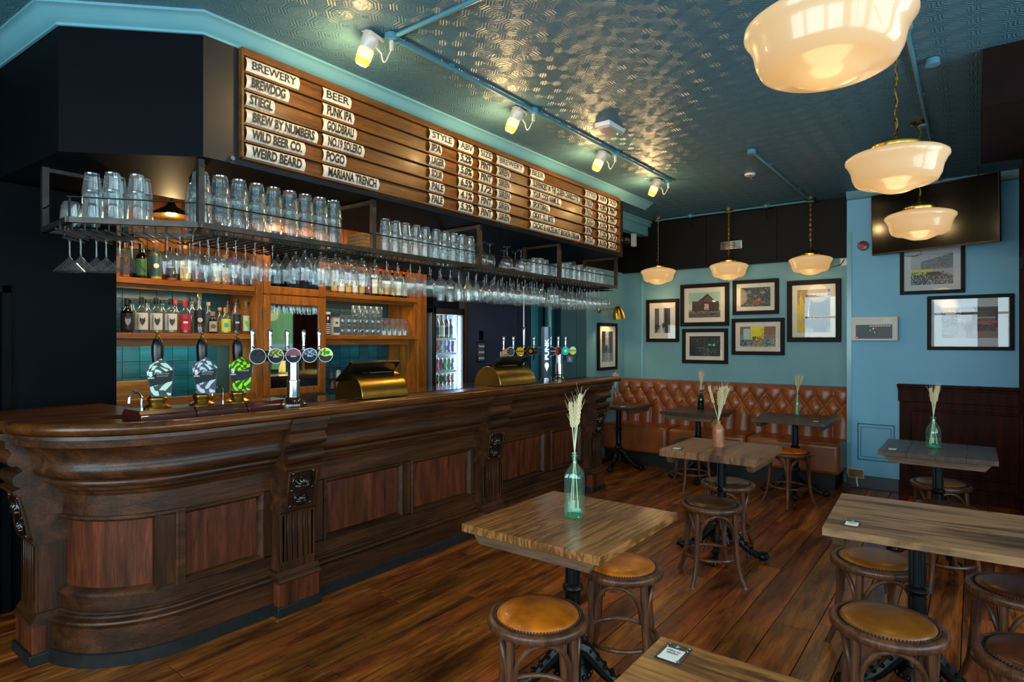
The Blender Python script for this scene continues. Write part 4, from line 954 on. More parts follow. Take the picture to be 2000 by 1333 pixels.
# ---- bottles
def bottle(x,y,z,kind,gl,label,lc,cap,liq=None,h=.28,r=.036,emb=None,word=None,grp='spirit bottles on the back bar'):
    t=thing('bottle',label,'bottle',(x,y,z),0,grp)
    if kind=='squat': pr=[(r*.9,0),(r,.006),(r,h*.60),(r*.92,h*.66),(r*.4,h*.74),(.015,h*.78),(.015,h*.86)]
    elif kind=='slim': pr=[(r*.9,0),(r,.005),(r,h*.62),(r*.8,h*.70),(.014,h*.78),(.013,h*.94)]
    elif kind=='bell': pr=[(r,0),(r*1.05,.01),(r*1.0,h*.35),(r*.7,h*.5),(.016,h*.62),(.014,h*.92)]
    else: pr=[(r*.92,0),(r,.008),(r,h*.58),(r*.85,h*.67),(r*.45,h*.74),(.015,h*.80),(.014,h*.92)]
    m=M().lathe(pr,(x,y,z),20); m.done('glass_body',gl,t,ang=50)
    ch=pr[-1][1]
    M().lathe([(.0165,ch-.012),(.017,ch),(.0165,h),(.0,h+.001)],(x,y,z),14).done('cap',cap,t)
    if liq: M().lathe([(r*.88,.008),(r*.93,h*.5)],(x,y,z),18).done('spirit',liq,t)
    if lc:
        a0=-PI/2-.35; lab=M(); n=10; z0,z1=z+h*.09,z+h*.56
        vs=[(x+(r+.001)*math.cos(a0-1.0+2.0*i/n),y+(r+.001)*math.sin(a0-1.0+2.0*i/n),zz) for i in range(n+1) for zz in (z0,z1)]
        lab._add(vs,[(2*i,2*i+2,2*i+3,2*i+1) for i in range(n)]); lab.done('paper_label',lc,t)
        nv=Vector((math.cos(a0),math.sin(a0),0)); u=Vector((0,0,1)).cross(nv)
        if emb:
            m=M(); c=Vector((x,y,(z0+z1)/2))+nv*(r+.0025)
            if emb[0]=='tri': P=[(-.016+.006,.034),(-.020+.006,.006),(-.012+.006,-.016),(.006,-.034),(.018,-.016),(.026,.006),(.022,.034),(.014,.018),(.006,.022),(-.002,.018)]
            elif emb[0]=='dot': P=[(.019*math.cos(i*PI/8),.019*math.sin(i*PI/8)) for i in range(16)]
            else: P=[(-.016,-.008),(.016,-.008),(.016,.008),(-.016,.008)]
            m._add([tuple(c+u*a+Vector((0,0,b))) for a,b in P],[tuple(range(len(P)))]); m.done('emblem',mat('emblem_'+emb[1],emb[1],.5),t,flat=True)
        if word: 
            if word[1]=='v': text(word[0],Vector((x,y,z0+.006))+nv*(r+.0022)-u*.018,(0,0,1),-u,.012,word[2],t,wid=(z1-z0)*.88,bold=.02)
            else: text(word[0],Vector((x,y,(z0+z1)/2+.016))+nv*(r+.0022),u,(0,0,1),.010,word[2],t,wid=.045,bold=.02,center=True)
    return t
def L(c): return mat('label_'+c,c,.5)
def LQ(c): return mat('spirit_'+c,c,.15,coat=.4)
CB=mat('black_cap','0b0b0c',.4); CKc=mat('cork_cap','a0764a',.7); CR=mat('red_cap','b01822',.4)
BG=mat('black_bottle_glass','07080b',.12,coat=.6); Z1=1.632; YB=5.09
bottle(1.79,5.13,Z1,'slim',BG,'tall black tube bottle at the very left of the lower shelf',L('101215'),CB,h=.26,r=.034,word=('LONE WOLF','v',L('b8b8b8')))
bottle(1.885,YB,Z1,'squat',BG,'black bottle with a silver wolf head, lower shelf',L('17191c'),CB,h=.26,r=.042,emb=('tri','9a9fa6'))
for x,c,l in ((1.985,'3f7a3a','clear gin bottle with a white wolf label and green tag'),(2.09,'c8c23a','clear gin bottle with a white wolf label and yellow tag'),(2.20,'b8563a','clear gin bottle with a white wolf label and orange tag')):
    bottle(x,YB,Z1,'squat',CG,l+' on the lower shelf',L('d8d6d0'),CB,LQ('8a7a50') if c!='3f7a3a' else None,h=.275,r=.049,emb=('tri','3b342c'),word=('LONEWOLF','v',INK))
bottle(2.31,YB,Z1,'squat',CG,'pink-red gin bottle with a red cap and slanting white label',L('b82430'),CR,LQ('a01828'),h=.27,r=.043,emb=('rect','f0e8e8'),word=('RASPBERRY','h',L('301010')))
bottle(2.425,YB,Z1,'bell',CG,'bell-shaped dark gin bottle with a cream ghost emblem',L('14120f'),CKc,LQ('2a241c'),h=.34,r=.046,emb=('dot','cfc4a8'))
bottle(2.535,YB,Z1,'squat',BG,'small brown square bottle with a cream monkey label and cork',L('b7a890'),CKc,h=.185,r=.034,emb=('dot','6a4a38'))
bottle(2.645,YB,Z1,'squat',CG,'yellow-patterned gin bottle with a turquoise round label and cork',L('d8d23a'),CKc,LQ('b8b040'),h=.225,r=.042,emb=('dot','1fa8b8'))
bottle(2.742,YB,Z1,'slim',CG,'tall clear bottle with a black band label, lower shelf',L('15181c'),CB,h=.30,r=.036,emb=('rect','c0c8cc'))
bottle(2.832,5.10,Z1,'slim',CG,'clear bottle with a white and green label against the upright',L('c8d4a8'),mat('green_cap','3a7a4a',.4),h=.285,r=.032,emb=('tri','78b848'))
for i,(x,h,c) in enumerate(((1.97,.26,CB),(2.08,.27,CB),(2.19,.27,CB),(2.29,.27,CR),(2.42,.30,CB),(2.48,.31,CB),(2.56,.27,CKc),(2.66,.23,CKc),(2.73,.29,CB),(2.80,.28,CB))):
    bottle(x,5.22,Z1,'slim',CG,'%s clear bottle in the second row of the lower left shelf'%nth('b2'),None,c,LQ('6a5a38') if i%2 else None,h=h,r=.033,grp='second-row bottles lower shelf')
Z2=2.047; AMBR=LQ('9a4a0c')
T2=[(1.72,'round',CG,'c8b070',CKc,'c07018',.25,'amber whisky bottle at the far left of the top shelf'),(1.80,'squat',CG,'5a3c20',CB,'b06414',.27,'stubby orange whisky bottle on the top shelf'),(1.865,'squat',CG,'3a1c10',CB,'a0500c',.27,'dark-labelled rum bottle on the top shelf, far left'),
(1.985,'squat',BG,'1f5a38',CB,None,.27,'dark bottle with a green label on the top shelf'),(2.09,'round',CG,'1d4a5c',CKc,'c8a850',.33,'tall bottle with a blue windmill label and pale spirit'),
(2.205,'round',CG,'120e0c',CB,'b04a10',.27,'rounded amber whisky bottle with a black label and orange band'),(2.31,'slim',CG,'d0c090',mat('gold_cap','c89a3a',.4),'b8a050',.30,'pale gold bottle with a cream label on the top shelf'),
(2.40,'round',CG,'6a3a28',CB,'7a2c0c',.27,'dark amber bottle behind the hanging wine glasses, left one'),(2.48,'round',CG,'2a2018',CB,'5a2008',.26,'darkest amber bottle behind the hanging wine glasses'),(2.56,'squat',CG,'d8d0b8',CB,'c08a30',.27,'white-labelled bottle behind the hanging wine glasses'),
(2.64,'round',CG,'c08038',CKc,'a86018',.26,'orange-labelled bottle behind the hanging wine glasses'),(2.72,'squat',CG,'3a2450',mat('purple_cap','6a2a8a',.4),'6a2a10',.25,'bottle with a purple label near the upright, top shelf'),(2.80,'round',CG,'502818',CB,'8a3a10',.27,'last amber bottle beside the upright, top shelf')]
for x,k,g,lc,cp,lq,h,lb in T2: bottle(x,YB,Z2,k,g,lb,L(lc),cp,LQ(lq) if lq else None,h=h,r=.041 if h<.3 else .044,emb=('dot','e0d8c0') if lc in('1d4a5c','3a2450') else None,word=('JURA','h',L('e8e0d0')) if h==.27 and lc=='120e0c' else None,grp='whisky bottles on the top shelf')
for i in range(14):
    bottle(1.72+i*.085,5.24,Z2,'round',CG,'%s bottle in the back row of the top left shelf'%nth('b3'),L(R.choice(('3a1c10','c8b070','20303a','6a2a18'))),CB,LQ(R.choice(('9a4a0c','6a2c08','b87018'))),h=R.uniform(.25,.31),r=.036,grp='back-row bottles top left shelf')
for i in range(13):
    x=3.66+i*.085; c=R.choice(('d8d0b8','101010','c8a860','e0dcd0','7a1c14'))
    bottle(x,YB,Z2,'round' if i>4 else 'squat',CG if i<6 else DGREENG,('%s labelled spirit bottle on the top right shelf'%nth('b4') if i<6 else '%s dark wine bottle on the top right shelf'%nth('b5')),L(c),CB if i<8 else CR,LQ('8a5a20') if i<6 else LQ('14100c'),h=.26 if i<6 else .31,r=.037,grp='top right shelf spirits' if i<6 else 'top right shelf wine bottles')
t=thing('striped_tube','black and white striped cocktail tin with a pale figure, right shelf','tin',(3.655,5.08,Z1))
M().lathe([(.034,0),(.034,.225)],(3.655,5.08,Z1),20).done('tube',mat('tin_black','121214',.4),t)
m=M(); m.caps=(False,False)
for k in range(6): m.lathe([(.0345,.012+k*.018),(.0345,.019+k*.018)],(3.655,5.08,Z1),20)
m.lathe([(.0345,.20),(.0345,.224)],(3.655,5.08,Z1),20).done('white_bands',WT,t)
M().ell((3.645,5.046,Z1+.16),(.012,.004,.018),10,8).done('pale_figure',WT,t)
t=thing('carton','white bottle carton with a grey dog print, right shelf','box',(3.75,5.09,Z1))
M().box(3.715,3.785,5.05,5.12,Z1,Z1+.17).done('card_box',mat('white_carton','d0d0cc',.5),t); M().box(3.715,3.785,5.048,5.05,Z1+.02,Z1+.08).box(3.735,3.765,5.047,5.05,Z1+.11,Z1+.13).done('print',mat('grey_print','4a5058',.5),t)
M().box(3.71,3.79,5.045,5.125,Z1+.17,Z1+.178).done('lid',CKc,t)
JAR=[(.036,0),(.038,.005),(.038,.085),(.034,.095),(.034,.10)]
JM=gl_proto(JAR,'tumbler',CG2)
for i in range(9):
    x=3.86+i*.078
    for k in range(3 if 1<i<7 else 2):
        if i>=7: break
        o=putglass(JM,'tumbler',(x,5.10,Z1+k*.102),'%s tumbler counted upwards then rightwards in the lower right shelf stacks'%nth('tumb'),'glass','stacked tumblers lower right shelf')
        s=bpy.data.objects.new('black_logo',M().ell((0,0,0),(.001,.009,.012),8,6).mesh('black_logo',INK)); COL.objects.link(s); s.parent=o; s.location=(.038*math.cos(-2.0-o.rotation_euler.z),.038*math.sin(-2.0-o.rotation_euler.z),.04)
for i in range(5):
    x=4.40+i*.075
    o=putglass(PM,'pint_glass',(x,5.10,Z1),'%s tall glass with a small red mark, lower right shelf'%nth('redm'),'glass','tall glasses lower right shelf',1.15)
    s=bpy.data.objects.new('red_mark',M().ell((0,0,0),(.002,.012,.012),8,6).mesh('red_mark',mat('red_print','b0242a',.5))); COL.objects.link(s); s.parent=o; s.location=(.036*math.cos(-2.0-o.rotation_euler.z),.036*math.sin(-2.0-o.rotation_euler.z),.12)
t=thing('condiment_stand','black wire stand holding small jars by the till','stand',(3.66,5.0,1.0))
for x in (3.60,3.72): M().tube([(x,4.95,1.0),(x,4.95,1.36)],.005,6).done('rod',CHROME,t)
for z in (1.10,1.2,1.31): M().box(3.58,3.74,4.90,5.02,z,z+.008).done('shelf',PBLACK,t)
for x,z,c in ((3.63,1.108,'7a3a34'),(3.70,1.208,'c8c0b0'),(3.62,1.208,'30363c'),(3.69,1.108,'8a6a58')): M().lathe([(.026,0),(.026,.06),(.018,.07),(.018,.078)],(x,4.96,z),14).done('jar',L(c),t)
t=thing('wall_socket','black twin wall socket on the teal tiles','socket',(1.80,5.43,1.24)); 
M().box(1.72,1.92,5.425,5.438,1.26,1.35).done('plate',PBLACK,t,bevel=.003)
m=M()
for x in (1.77,1.87): m.box(x-.012,x+.012,5.42,5.426,1.31,1.318).box(x-.018,x-.01,5.42,5.426,1.285,1.295).box(x+.01,x+.018,5.42,5.426,1.285,1.295)
m.done('pin_holes',STEEL,t)
# ---- fridge
fr=thing('drinks_fridge','tall black glass-fronted drinks fridge with a bright white strip light','fridge',(5.26,5.2,0))
M().box(5.04,5.56,5.40,5.43,.1,1.95).box(5.04,5.06,5.0,5.43,.1,1.95).box(5.54,5.56,5.0,5.43,.1,1.95).box(5.04,5.56,5.0,5.43,1.90,1.95).box(5.04,5.56,5.0,5.43,0,.12).done('cabinet',mat('fridge_lining','7f8896',.4),fr)
M().box(5.035,5.08,4.975,5.0,.1,1.96).box(5.54,5.565,4.975,5.0,.1,1.96).box(5.035,5.565,4.975,5.0,1.885,1.96).done('door_frame',PBLACK,fr,bevel=.003)
M().box(5.08,5.54,4.984,4.988,.1,1.89).done('door_glass',PANE,fr)
M().box(5.505,5.52,5.005,5.02,.5,1.87).done('strip_light',mat('cold_strip_light','eaf4ff',.4,emit=9,ecol='dcecff'),fr)
light('fridge_light','AREA',(5.49,5.03,1.3),24,(.8,.9,1),.05,1.2,aim=(5.2,5.4,1.3))
FZ=[1.60,1.425,1.215,.94]
for z in FZ: M().box(5.06,5.54,5.02,5.40,z-.012,z-.004).box(5.06,5.54,5.015,5.025,z-.018,z+.006).done('wire_shelf',mat('white_wire','c8d0d8',.4),fr)
ALU=mat('aluminium_can','b8bcc2',.25,metal=1)
def can(x,y,z,c,lbl,h=.155,r=.030):
    m=M(); m.i=1; m.lathe([(r*.8,0),(r*.9,.006),(r,.012)],(x,y,z),16); m.i=0; m.caps=(False,False); m.lathe([(r,.012),(r,h-.018)],(x,y,z),16)
    m.i=1; m.caps=(False,True); m.lathe([(r,h-.018),(r*.82,h-.003),(r*.82,h)],(x,y,z),16)
    q=m.done('beer_can',[mat('can_'+c,c,.3,metal=.2),ALU]); tag(q,lbl,'can','cans in the fridge')
    c2=R.choice(('e8e8f0','1a1a28','f0d060','6a4aa8')); 
    mm=M().box(x-.015,x+.008,y-r-.0015,y-r+.004,z+.04,z+.09).done('can_print',mat('can_'+c2,c2,.4),q,w=False)
def row(z,cols,lbl,h):
    for i,c in enumerate(cols):
        can(5.105+i*.068,5.06,z,c,lbl%{'cc':CN.get(c,'coloured')},h)
CN={'c84a30':'orange and red','3a78b0':'blue','6a7aa0':'grey-blue','8a9ac0':'pale lilac','5a4a98':'violet','383a80':'indigo','c01c34':'red','a02a80':'magenta','3fae3a':'bright green','8a9a50':'olive','5a80b8':'sky blue','20242c':'black','2a6a78':'teal','3a8a98':'turquoise','8a2a90':'purple','5a8a78':'sage green','b8a890':'beige','6aa0c0':'light blue','a83aa0':'pink','303040':'charcoal'}
row(FZ[1],('3a78b0','c84a30','6a7aa0','8a9ac0','5a4a98','383a80'),'tall %(cc)s beer can on the second fridge shelf',.158)
row(FZ[2],('303040','c01c34','a02a80','3fae3a','8a9a50','5a80b8'),'tall %(cc)s beer can on the third fridge shelf',.15)
row(FZ[3]+.12,('20242c','303040','2a6a78','3a8a98','8a2a90','5a8a78'),'%(cc)s beer can in the upper layer on the lowest visible fridge shelf',.12)
row(FZ[3],('383a80','b8a890','6aa0c0','3a8a98','a83aa0','5a8a78'),'%(cc)s beer can in the lower layer on the lowest visible fridge shelf',.118)
for i,(g,lc,h,l) in enumerate(((BG,'9ab0c8',.20,'short dark bottle with a pale label on the top fridge shelf, leftmost'),(DGREENG,'38503a',.27,'green bottle second from the left on the top fridge shelf'),(LQ('7a2c14'),'d8d8c0',.28,'red-brown wine-shaped bottle with a cream label in the fridge'),(BG,'3a3a60',.30,'tall dark violet bottle on the top fridge shelf'),(DGREENG,'5a8088',.24,'green-capped bottle next to the fridge strip light'))):
    bottle(5.11+i*.08,5.07,FZ[0],'slim',g,l,L(lc),CB,h=h,r=.032,grp='bottles on the top fridge shelf')
# wall fittings behind the bar
t=thing('switch_panel','dark framed panel of light switches and labels on the slate wall','switch panel',(5.85,4.97,1.4))
M().box(5.80,5.95,4.965,4.98,1.30,1.56).done('frame',PBLACK,t,bevel=.003); M().box(5.815,5.935,4.96,4.966,1.315,1.545).done('plate',mat('dull_grey_plate','5a5658',.4),t)
m=M()
for r_ in range(3):
    for c_ in range(4): m.box(5.825+c_*.027,5.843+c_*.027,4.955,4.961,1.34+r_*.075,1.365+r_*.075)
m.done('switches',PWHITE,t)
M().box(5.85,5.92,4.97,4.98,1.58,1.70).done('blank_plate',NAVY,t)
t=thing('alarm_keypad','white alarm keypad on the slate wall behind the second till','keypad',(6.25,4.97,1.3))
M().box(6.22,6.40,4.955,4.98,1.13,1.33).done('case',PWHITE,t,bevel=.004); M().box(6.24,6.38,4.95,4.956,1.28,1.31).done('display',PBLACK,t)
m=M()
for r_ in range(4):
    for c_ in range(4): m.box(6.245+c_*.035,6.265+c_*.035,4.949,4.956,1.15+r_*.028,1.165+r_*.028)
m.done('buttons',mat('grey_buttons','8a8c90',.5),t)
M().box(6.28,6.41,4.965,4.98,1.36,1.43).done('small_box',PWHITE,t)
for x,m_,r_,l in ((6.62,STEEL,.016,'thin steel pipe rising beside the copper beer font'),(6.86,mat('teal_column_paint','1c6472',.25,coat=.4),.075,'round dark teal column behind the far beer fonts')):
    yy=x*(.606-{6.62:.0194,6.86:.0633}[x]*.7955)/(.7955+{6.62:.0194,6.86:.0633}[x]*.606)
    q=M().lathe([(r_,0),(r_,HC)],(x,yy,0),20).done('pipe' if r_<.05 else 'column',m_); tag(q,l,'pipe' if r_<.05 else 'column')
struct(M().box(6.98,7.10,4.86,4.98,0,HC),'trim_13',mat('pale_teal_strip','3c8798',.4))
t=thing('light_switch','square steel light switch on the dark teal wall end','light switch',(6.59,4.0,1.3)); M().box(6.565,6.58,4.04,4.12,1.30,1.38).done('plate',STEEL,t,bevel=.002); M().box(6.558,6.567,4.07,4.09,1.32,1.36).done('rocker',PWHITE,t)

# ================= TABLES =================
def table(name,label,x0,x1,y0,y1,topm,zt=.785,th=.034,bat='y',rz=0,plank='x',plate=None,grp='pub tables',col=None):
    cx,cy=(x0+x1)/2,(y0+y1)/2; t=thing('pub_table',label,'table',(cx,cy,0),0,grp)
    hx,hy=(x1-x0)/2,(y1-y0)/2
    n=4; 
    for i in range(n):
        if plank=='x': M().box(-hx,hx,-hy+2*hy*i/n+.0002,-hy+2*hy*(i+1)/n-.0002,zt-th,zt).done('top_board',topm,t,w=False,bevel=.0015,seg=1)
        else: M().box(-hx+2*hx*i/n+.0002,-hx+2*hx*(i+1)/n-.0002,-hy,hy,zt-th,zt).done('top_board',topm,t,w=False,bevel=.0015,seg=1)
    for s in (-1,1):
        if bat=='y':
            x=s*(hx-.055); M().prism([(-hy+.03,zt-th),(-hy+.07,zt-th-.05),(hy-.07,zt-th-.05),(hy-.03,zt-th)],'x',x-.022,x+.022).done('batten',BATT,t,w=False,bevel=.002)
        else:
            y=s*(hy-.055); M().prism([(-hx+.03,zt-th),(-hx+.07,zt-th-.05),(hx-.07,zt-th-.05),(hx-.03,zt-th)],'y',y-.022,y+.022).done('batten',BATT,t,w=False,bevel=.002)
    cxs=[0] if hy<.5 else [hy-.33-.0,-hy+.33]
    for oy in cxs:
        m=M(); zz=zt-th
        m.box(-.11,.11,oy-.02,oy+.02,zz-.012,zz).box(-.02,.02,oy-.11,oy+.11,zz-.012,zz)
        m.lathe([(.034,.30),(.036,.31),(.03,.325),(.03,.46),(.04,.468),(.046,.48),(.04,.492),(.030,.50),(.027,zz-.05),(.036,zz-.045),(.04,zz-.03),(.034,zz-.012),(.034,zz)],(0,oy,0),20)
        for k in range(8):
            a=k*PI/4
            for z0,z1,rr in ((.33,.455,.030),(.505,zz-.055,.0285)): m.tube([(rr*math.cos(a),oy+rr*math.sin(a),z0),((rr-.001)*math.cos(a),oy+(rr-.001)*math.sin(a),z1)],.006,5)
        m.done('fluted_column',IRON,t,w=False)
        M().lathe([(.05,.14),(.062,.16),(.05,.19),(.036,.21),(.044,.235),(.05,.25),(.04,.275),(.03,.285),(.036,.30)],(0,oy,0),24).done('base_urn',IRON,t,w=False)
        for k in range(4):
            a=k*PI/2+rz; d=Vector((math.cos(a),math.sin(a),0)); sd=Vector((-d.y,d.x,0)); m=M()
            P=[(.02,.215),(.055,.20),(.10,.150),(.145,.098),(.19,.062),(.225,.045),(.255,.032)]
            m.tube([tuple(Vector((0,oy,0))+d*r_+Vector((0,0,z))) for r_,z in P],[.040,.038,.032,.026,.022,.022,.026],10)
            for r_,z,s_ in ((.07,.205,.018),(.105,.172,.016),(.14,.135,.014),(.175,.105,.012),(.21,.08,.011)):
                for q in (-1,1): m.ell(tuple(Vector((0,oy,z))+d*r_+sd*(q*.016)),(s_,s_,s_*.8),8,5)
            c=Vector((0,oy,.032))+d*.283
            m.ell(tuple(c),(.038,.038,.031),12,8)
            for q in (-1,0,1): m.tube([tuple(c+sd*(q*.018)-d*.01+Vector((0,0,.022))),tuple(c+sd*(q*.022)+d*.022+Vector((0,0,.018))),tuple(c+sd*(q*.022)+d*.04+Vector((0,0,-.012)))],[.009,.011,.008],6)
            m.done('claw_leg',IRON,t,w=False)
        # cast apron between the legs
        m=M()
        m.prism([(-.10,.06),(-.04,.10),(.04,.10),(.10,.06),(.09,.17),(-.09,.17)],'y',oy-.05,oy+.05) if False else None
        m.lathe([(.085,.10),(.075,.125),(.058,.15),(.05,.165)],(0,oy,0),24)
        for k in range(16): a=k*PI/8; m.ell((.08*math.cos(a),oy+.08*math.sin(a),.112),(.011,.011,.013),7,5)
        m.done('cast_skirt',IRON,t,w=False)
    if plate:
        px,py,num=plate; q=M().box(px-.045,px+.045,py-.032,py+.032,zt,zt+.003).done('number_plate',GREYCARD,t,w=False,bevel=.001,seg=1)
        M().box(px-.043,px+.018,py-.024,py+.024,zt+.003,zt+.0036).done('paper_card',PAPER,q,w=False)
        m=M()
        for a in (-.038,.022,.038):
            for b in (-.026,.026): m.ell((px+a,py+b,zt+.004),(.0035,.0035,.002),8,4)
        m.done('screws',STEEL,q,w=False)
        text('ORDER',(px-.004,py,zt+.0038),(0,1,0),(-1,0,0),.007,INK,q,wid=.03,bold=.02,w=False,center=True)
        text('TO TABLE',(px+.008,py,zt+.0038),(0,1,0),(-1,0,0),.007,INK,q,wid=.036,bold=.02,w=False,center=True)
        text(num,(px+.037,py,zt+.0033),(0,1,0),(-1,0,0),.014,mat('cyan_digit','4fd0e0',.4),q,bold=.02,w=False,center=True,wid=.012)
    return t
table('t','square table with bold swirling grain and a tall pale green bottle, near the bar',1.945,2.665,1.08,1.755,T1W,bat='y',rz=.6)
table('t','square block-edged wooden table with the stoneware bottle in the middle of the room',4.155,4.835,1.145,1.822,T2W,bat='x',rz=.12,th=.05,plank='x',plate=(-.24,.24,'7'))
t3=table('t','long worn grey-brown table at the right edge of the photo',2.86,3.56,-.87,.53,T3W,bat='x',plank='y',rz=.3,plate=(-.24+.02,.60,'6')); t3.rotation_euler=(0,0,.05)
table('t','narrow dark table with a round clear bottle beside the wooden wall panelling',5.06,5.725,-.126,.552,TDW,bat='y',rz=.4,plate=(-.22,.26,'5'))
table('t','oak table with a silver number four plate at the bottom edge of the photo',.83,1.525,-.02,.662,T5W,bat='x',plank='y',rz=.5,plate=(.28,.28,'4'))
table('t','dark table before the banquette nearest the blue pillar, with a clear bottle',6.36,7.07,1.13,1.80,TDW,bat='x',rz=.2,plate=(-.22,-.24,'8'))
table('t','dark table before the middle of the banquette, with a dark green bottle',6.40,7.07,2.17,2.80,TDW,bat='y',rz=.3)
table('t','small dark table beside the end of the bar, with a slim brown bottle',6.46,7.10,3.19,3.82,TDW,bat='x',rz=.1,plate=(-.22,-.18,'2'))

# ================= STOOLS =================
def stool_proto(pad,loc,rz,label):
    t=thing('round_stool',label,'stool',loc,rz,'round leather-topped stools')
    zs=.5
    M().lathe([(.150,zs-.036),(.186,zs-.040),(.196,zs-.034),(.199,zs-.02),(.197,zs-.008),(.19,zs-.002),(.172,zs),(.166,zs-.004),(.15,zs-.008)],n=48).done('seat_rim',STOOLW,t,w=False,ang=50)
    M().lathe([(.163,zs-.006),(.160,zs+.004),(.148,zs+.012),(.11,zs+.018),(.05,zs+.021),(0,zs+.0215)],n=48).done('leather_pad',pad,t,w=False,ang=70)
    m=M()
    for k in range(84): a=k*2*PI/84; m.ell((.1655*math.cos(a),.1655*math.sin(a),zs+.001),(.0042,.0042,.003),6,4)
    m.done('nail_trim',mat('dark_steel_nails','2c2c2e',.3,metal=1),t,w=False)['kind']='stuff'
    for k in range(4):
        a=k*PI/2+PI/4; d=Vector((math.cos(a),math.sin(a),0))
        P=[(.165,zs-.03),(.168,.40),(.172,.30),(.18,.20),(.192,.11),(.212,.05),(.235,.0)]
        M().tube([tuple(d*r_+Vector((0,0,z))) for r_,z in P],[.0175,.0175,.017,.016,.015,.0145,.014],10).done('leg',STOOLW,t,w=False)
        M().lathe([(.0145,0),(.0145,.006)],tuple(d*.235),10).done('foot_cap',mat('steel_foot_tip','8a8a8e',.3,metal=1),t,w=False)
        b=a+PI/2; e=Vector((math.cos(b),math.sin(b),0)); pts=[]
        p0=d*.176+Vector((0,0,.285)); p1=e*.176+Vector((0,0,.285)); s_=(e-d).normalized(); o_=(e+d).normalized()
        p0=p0+s_*.018; p1=p1-s_*.018; mid=(p0+p1)/2
        for i in range(15):
            th_=PI*i/14; q=mid-(p1-p0)/2*math.cos(th_)+Vector((0,0,.165*math.sin(th_)**.75))+o_*(.028*math.sin(th_)); pts.append(tuple(q))
        M().tube(pts,.0108,8).done('bent_brace',STOOLW,t,w=False)
    M().tube([(.168*math.cos(i*PI/16),.168*math.sin(i*PI/16),.165) for i in range(32)],.0105,8,closed=True).done('foot_ring',STOOLW,t,w=False)
    return t
s1=stool_proto(LTAN,(1.957,1.364,0),.75,'orange-tan leather stool nearest the camera, half under the grained table')
dup(s1,(2.629,1.346,0),.35,'orange-tan leather stool tucked under the right side of the grained table')
s3=stool_proto(LSHADE,(4.0,1.39,0),.62,'shade-painted leather stool in front of the block-edged table')
dup(s3,(4.655,1.491,0),.2,'shade-painted leather stool behind the column of the block-edged table')
s7=stool_proto(LTAN2,(3.454,.387,0),.5,'olive-tan leather stool under the left end of the long worn table, rear one')
dup(s7,(2.717,.266,0),.25,'large olive-tan leather stool at the bottom right, in front of the long worn table')
dup(s7,(5.616,.202,0),.4,'brown leather stool behind the narrow table beside the panelling')
dup(s1,(6.312,1.432,0),.95,'small orange-tan leather stool in front of the banquette by the blue pillar')
s9=stool_proto(LRED,(3.43,-.16,0),.4,'russet leather stool at the right edge under the long worn table')
dup(s9,(2.72,-.19,0),.1,'russet leather stool cropped by the lower right corner of the photo')
dup(s3,(4.80,.16,0),.5,'dark stool between the long worn table and the narrow table')
dup(s3,(6.33,2.40,0),.75,'shade-painted leather stool in front of the green-bottle table, mostly hidden by the block table')

# ================= BANQUETTE =================
bq=thing('banquette','long brown leather banquette with a deep-buttoned back under the pictures','banquette',(7.3,2.48,0))
P=.178; Q=.128; YA,YB2=1.10,3.868
def bulge(y,z):
    Z1_=.955; rows=3; Zb=Z1_-2*Q
    s=y/P
    edge=min(1,max(0,(1.055-z)/.035))**.5
    if z>=Z1_: b=abs(math.sin(PI*s))**.45
    elif z<=Zb: b=abs(math.sin(PI*s))**.5
    else:
        t_=(Z1_-z)/(2*Q); a=s+t_; c=s-t_; b=abs(math.sin(PI*a)*math.sin(PI*c))**.36
    return b,edge
m=M(); ny=310; zs_=[.45+.605*i/56 for i in range(57)]; vs=[]
for i in range(ny+1):
    y=YA+(YB2-YA)*i/ny
    for z in zs_:
        b,e=bulge(y,z); lean=(z-.45)*.10
        vs.append((7.475+lean-.052*b*(.35+.65*e)+(1-e)*.06,y,z))
    vs.append((7.63,y,1.06))
n=len(zs_)+1
m._add(vs,[(i*n+j,(i+1)*n+j,(i+1)*n+j+1,i*n+j+1) for i in range(ny) for j in range(n-1)]); m.done('buttoned_back',LBANQ,bq,ang=80)
M().box(7.54,7.64,YA,YB2,.3,1.03).box(7.45,7.64,YA,YA+.012,.45,1.04).done('back_frame',LBANQ,bq,bevel=.01)
bmesh_=None
k=int(YA/P)
for kk in range(0,30):
    for r_ in range(3):
        y=(kk+(.5 if r_==1 else 0))*P
        if YA+.03<y<YB2-.03:
            z=.955-r_*Q
            if bmesh_ is None: bmesh_=M().ell((0,0,0),(.008,.012,.012),10,6).mesh('button',LBANQ)
            o=bpy.data.objects.new('button',bmesh_); COL.objects.link(o); o.parent=bq; o.location=Vector((7.475+(z-.45)*.10-.006,y,z))-Vector(bq.location)
for a,b in ((1.10,2.04),(2.045,2.965),(2.97,3.865)): M().box(6.99,7.56,a,b,.175,.505).done('seat_cushion',LBANQ,bq,bevel=.045,seg=5,ang=60)
for a,b in ((1.10,2.04),(2.045,2.965),(2.97,3.865)): M().tube([(7.0,a+.012,.2),(6.998,a+.012,.47),(7.03,a+.012,.5),(7.5,a+.012,.503)],.005,6).done('piping',LBANQ,bq)
M().box(7.09,7.6,1.16,3.865,0,.18).done('plinth',mat('matt_black_plinth','08080a',.6),bq)

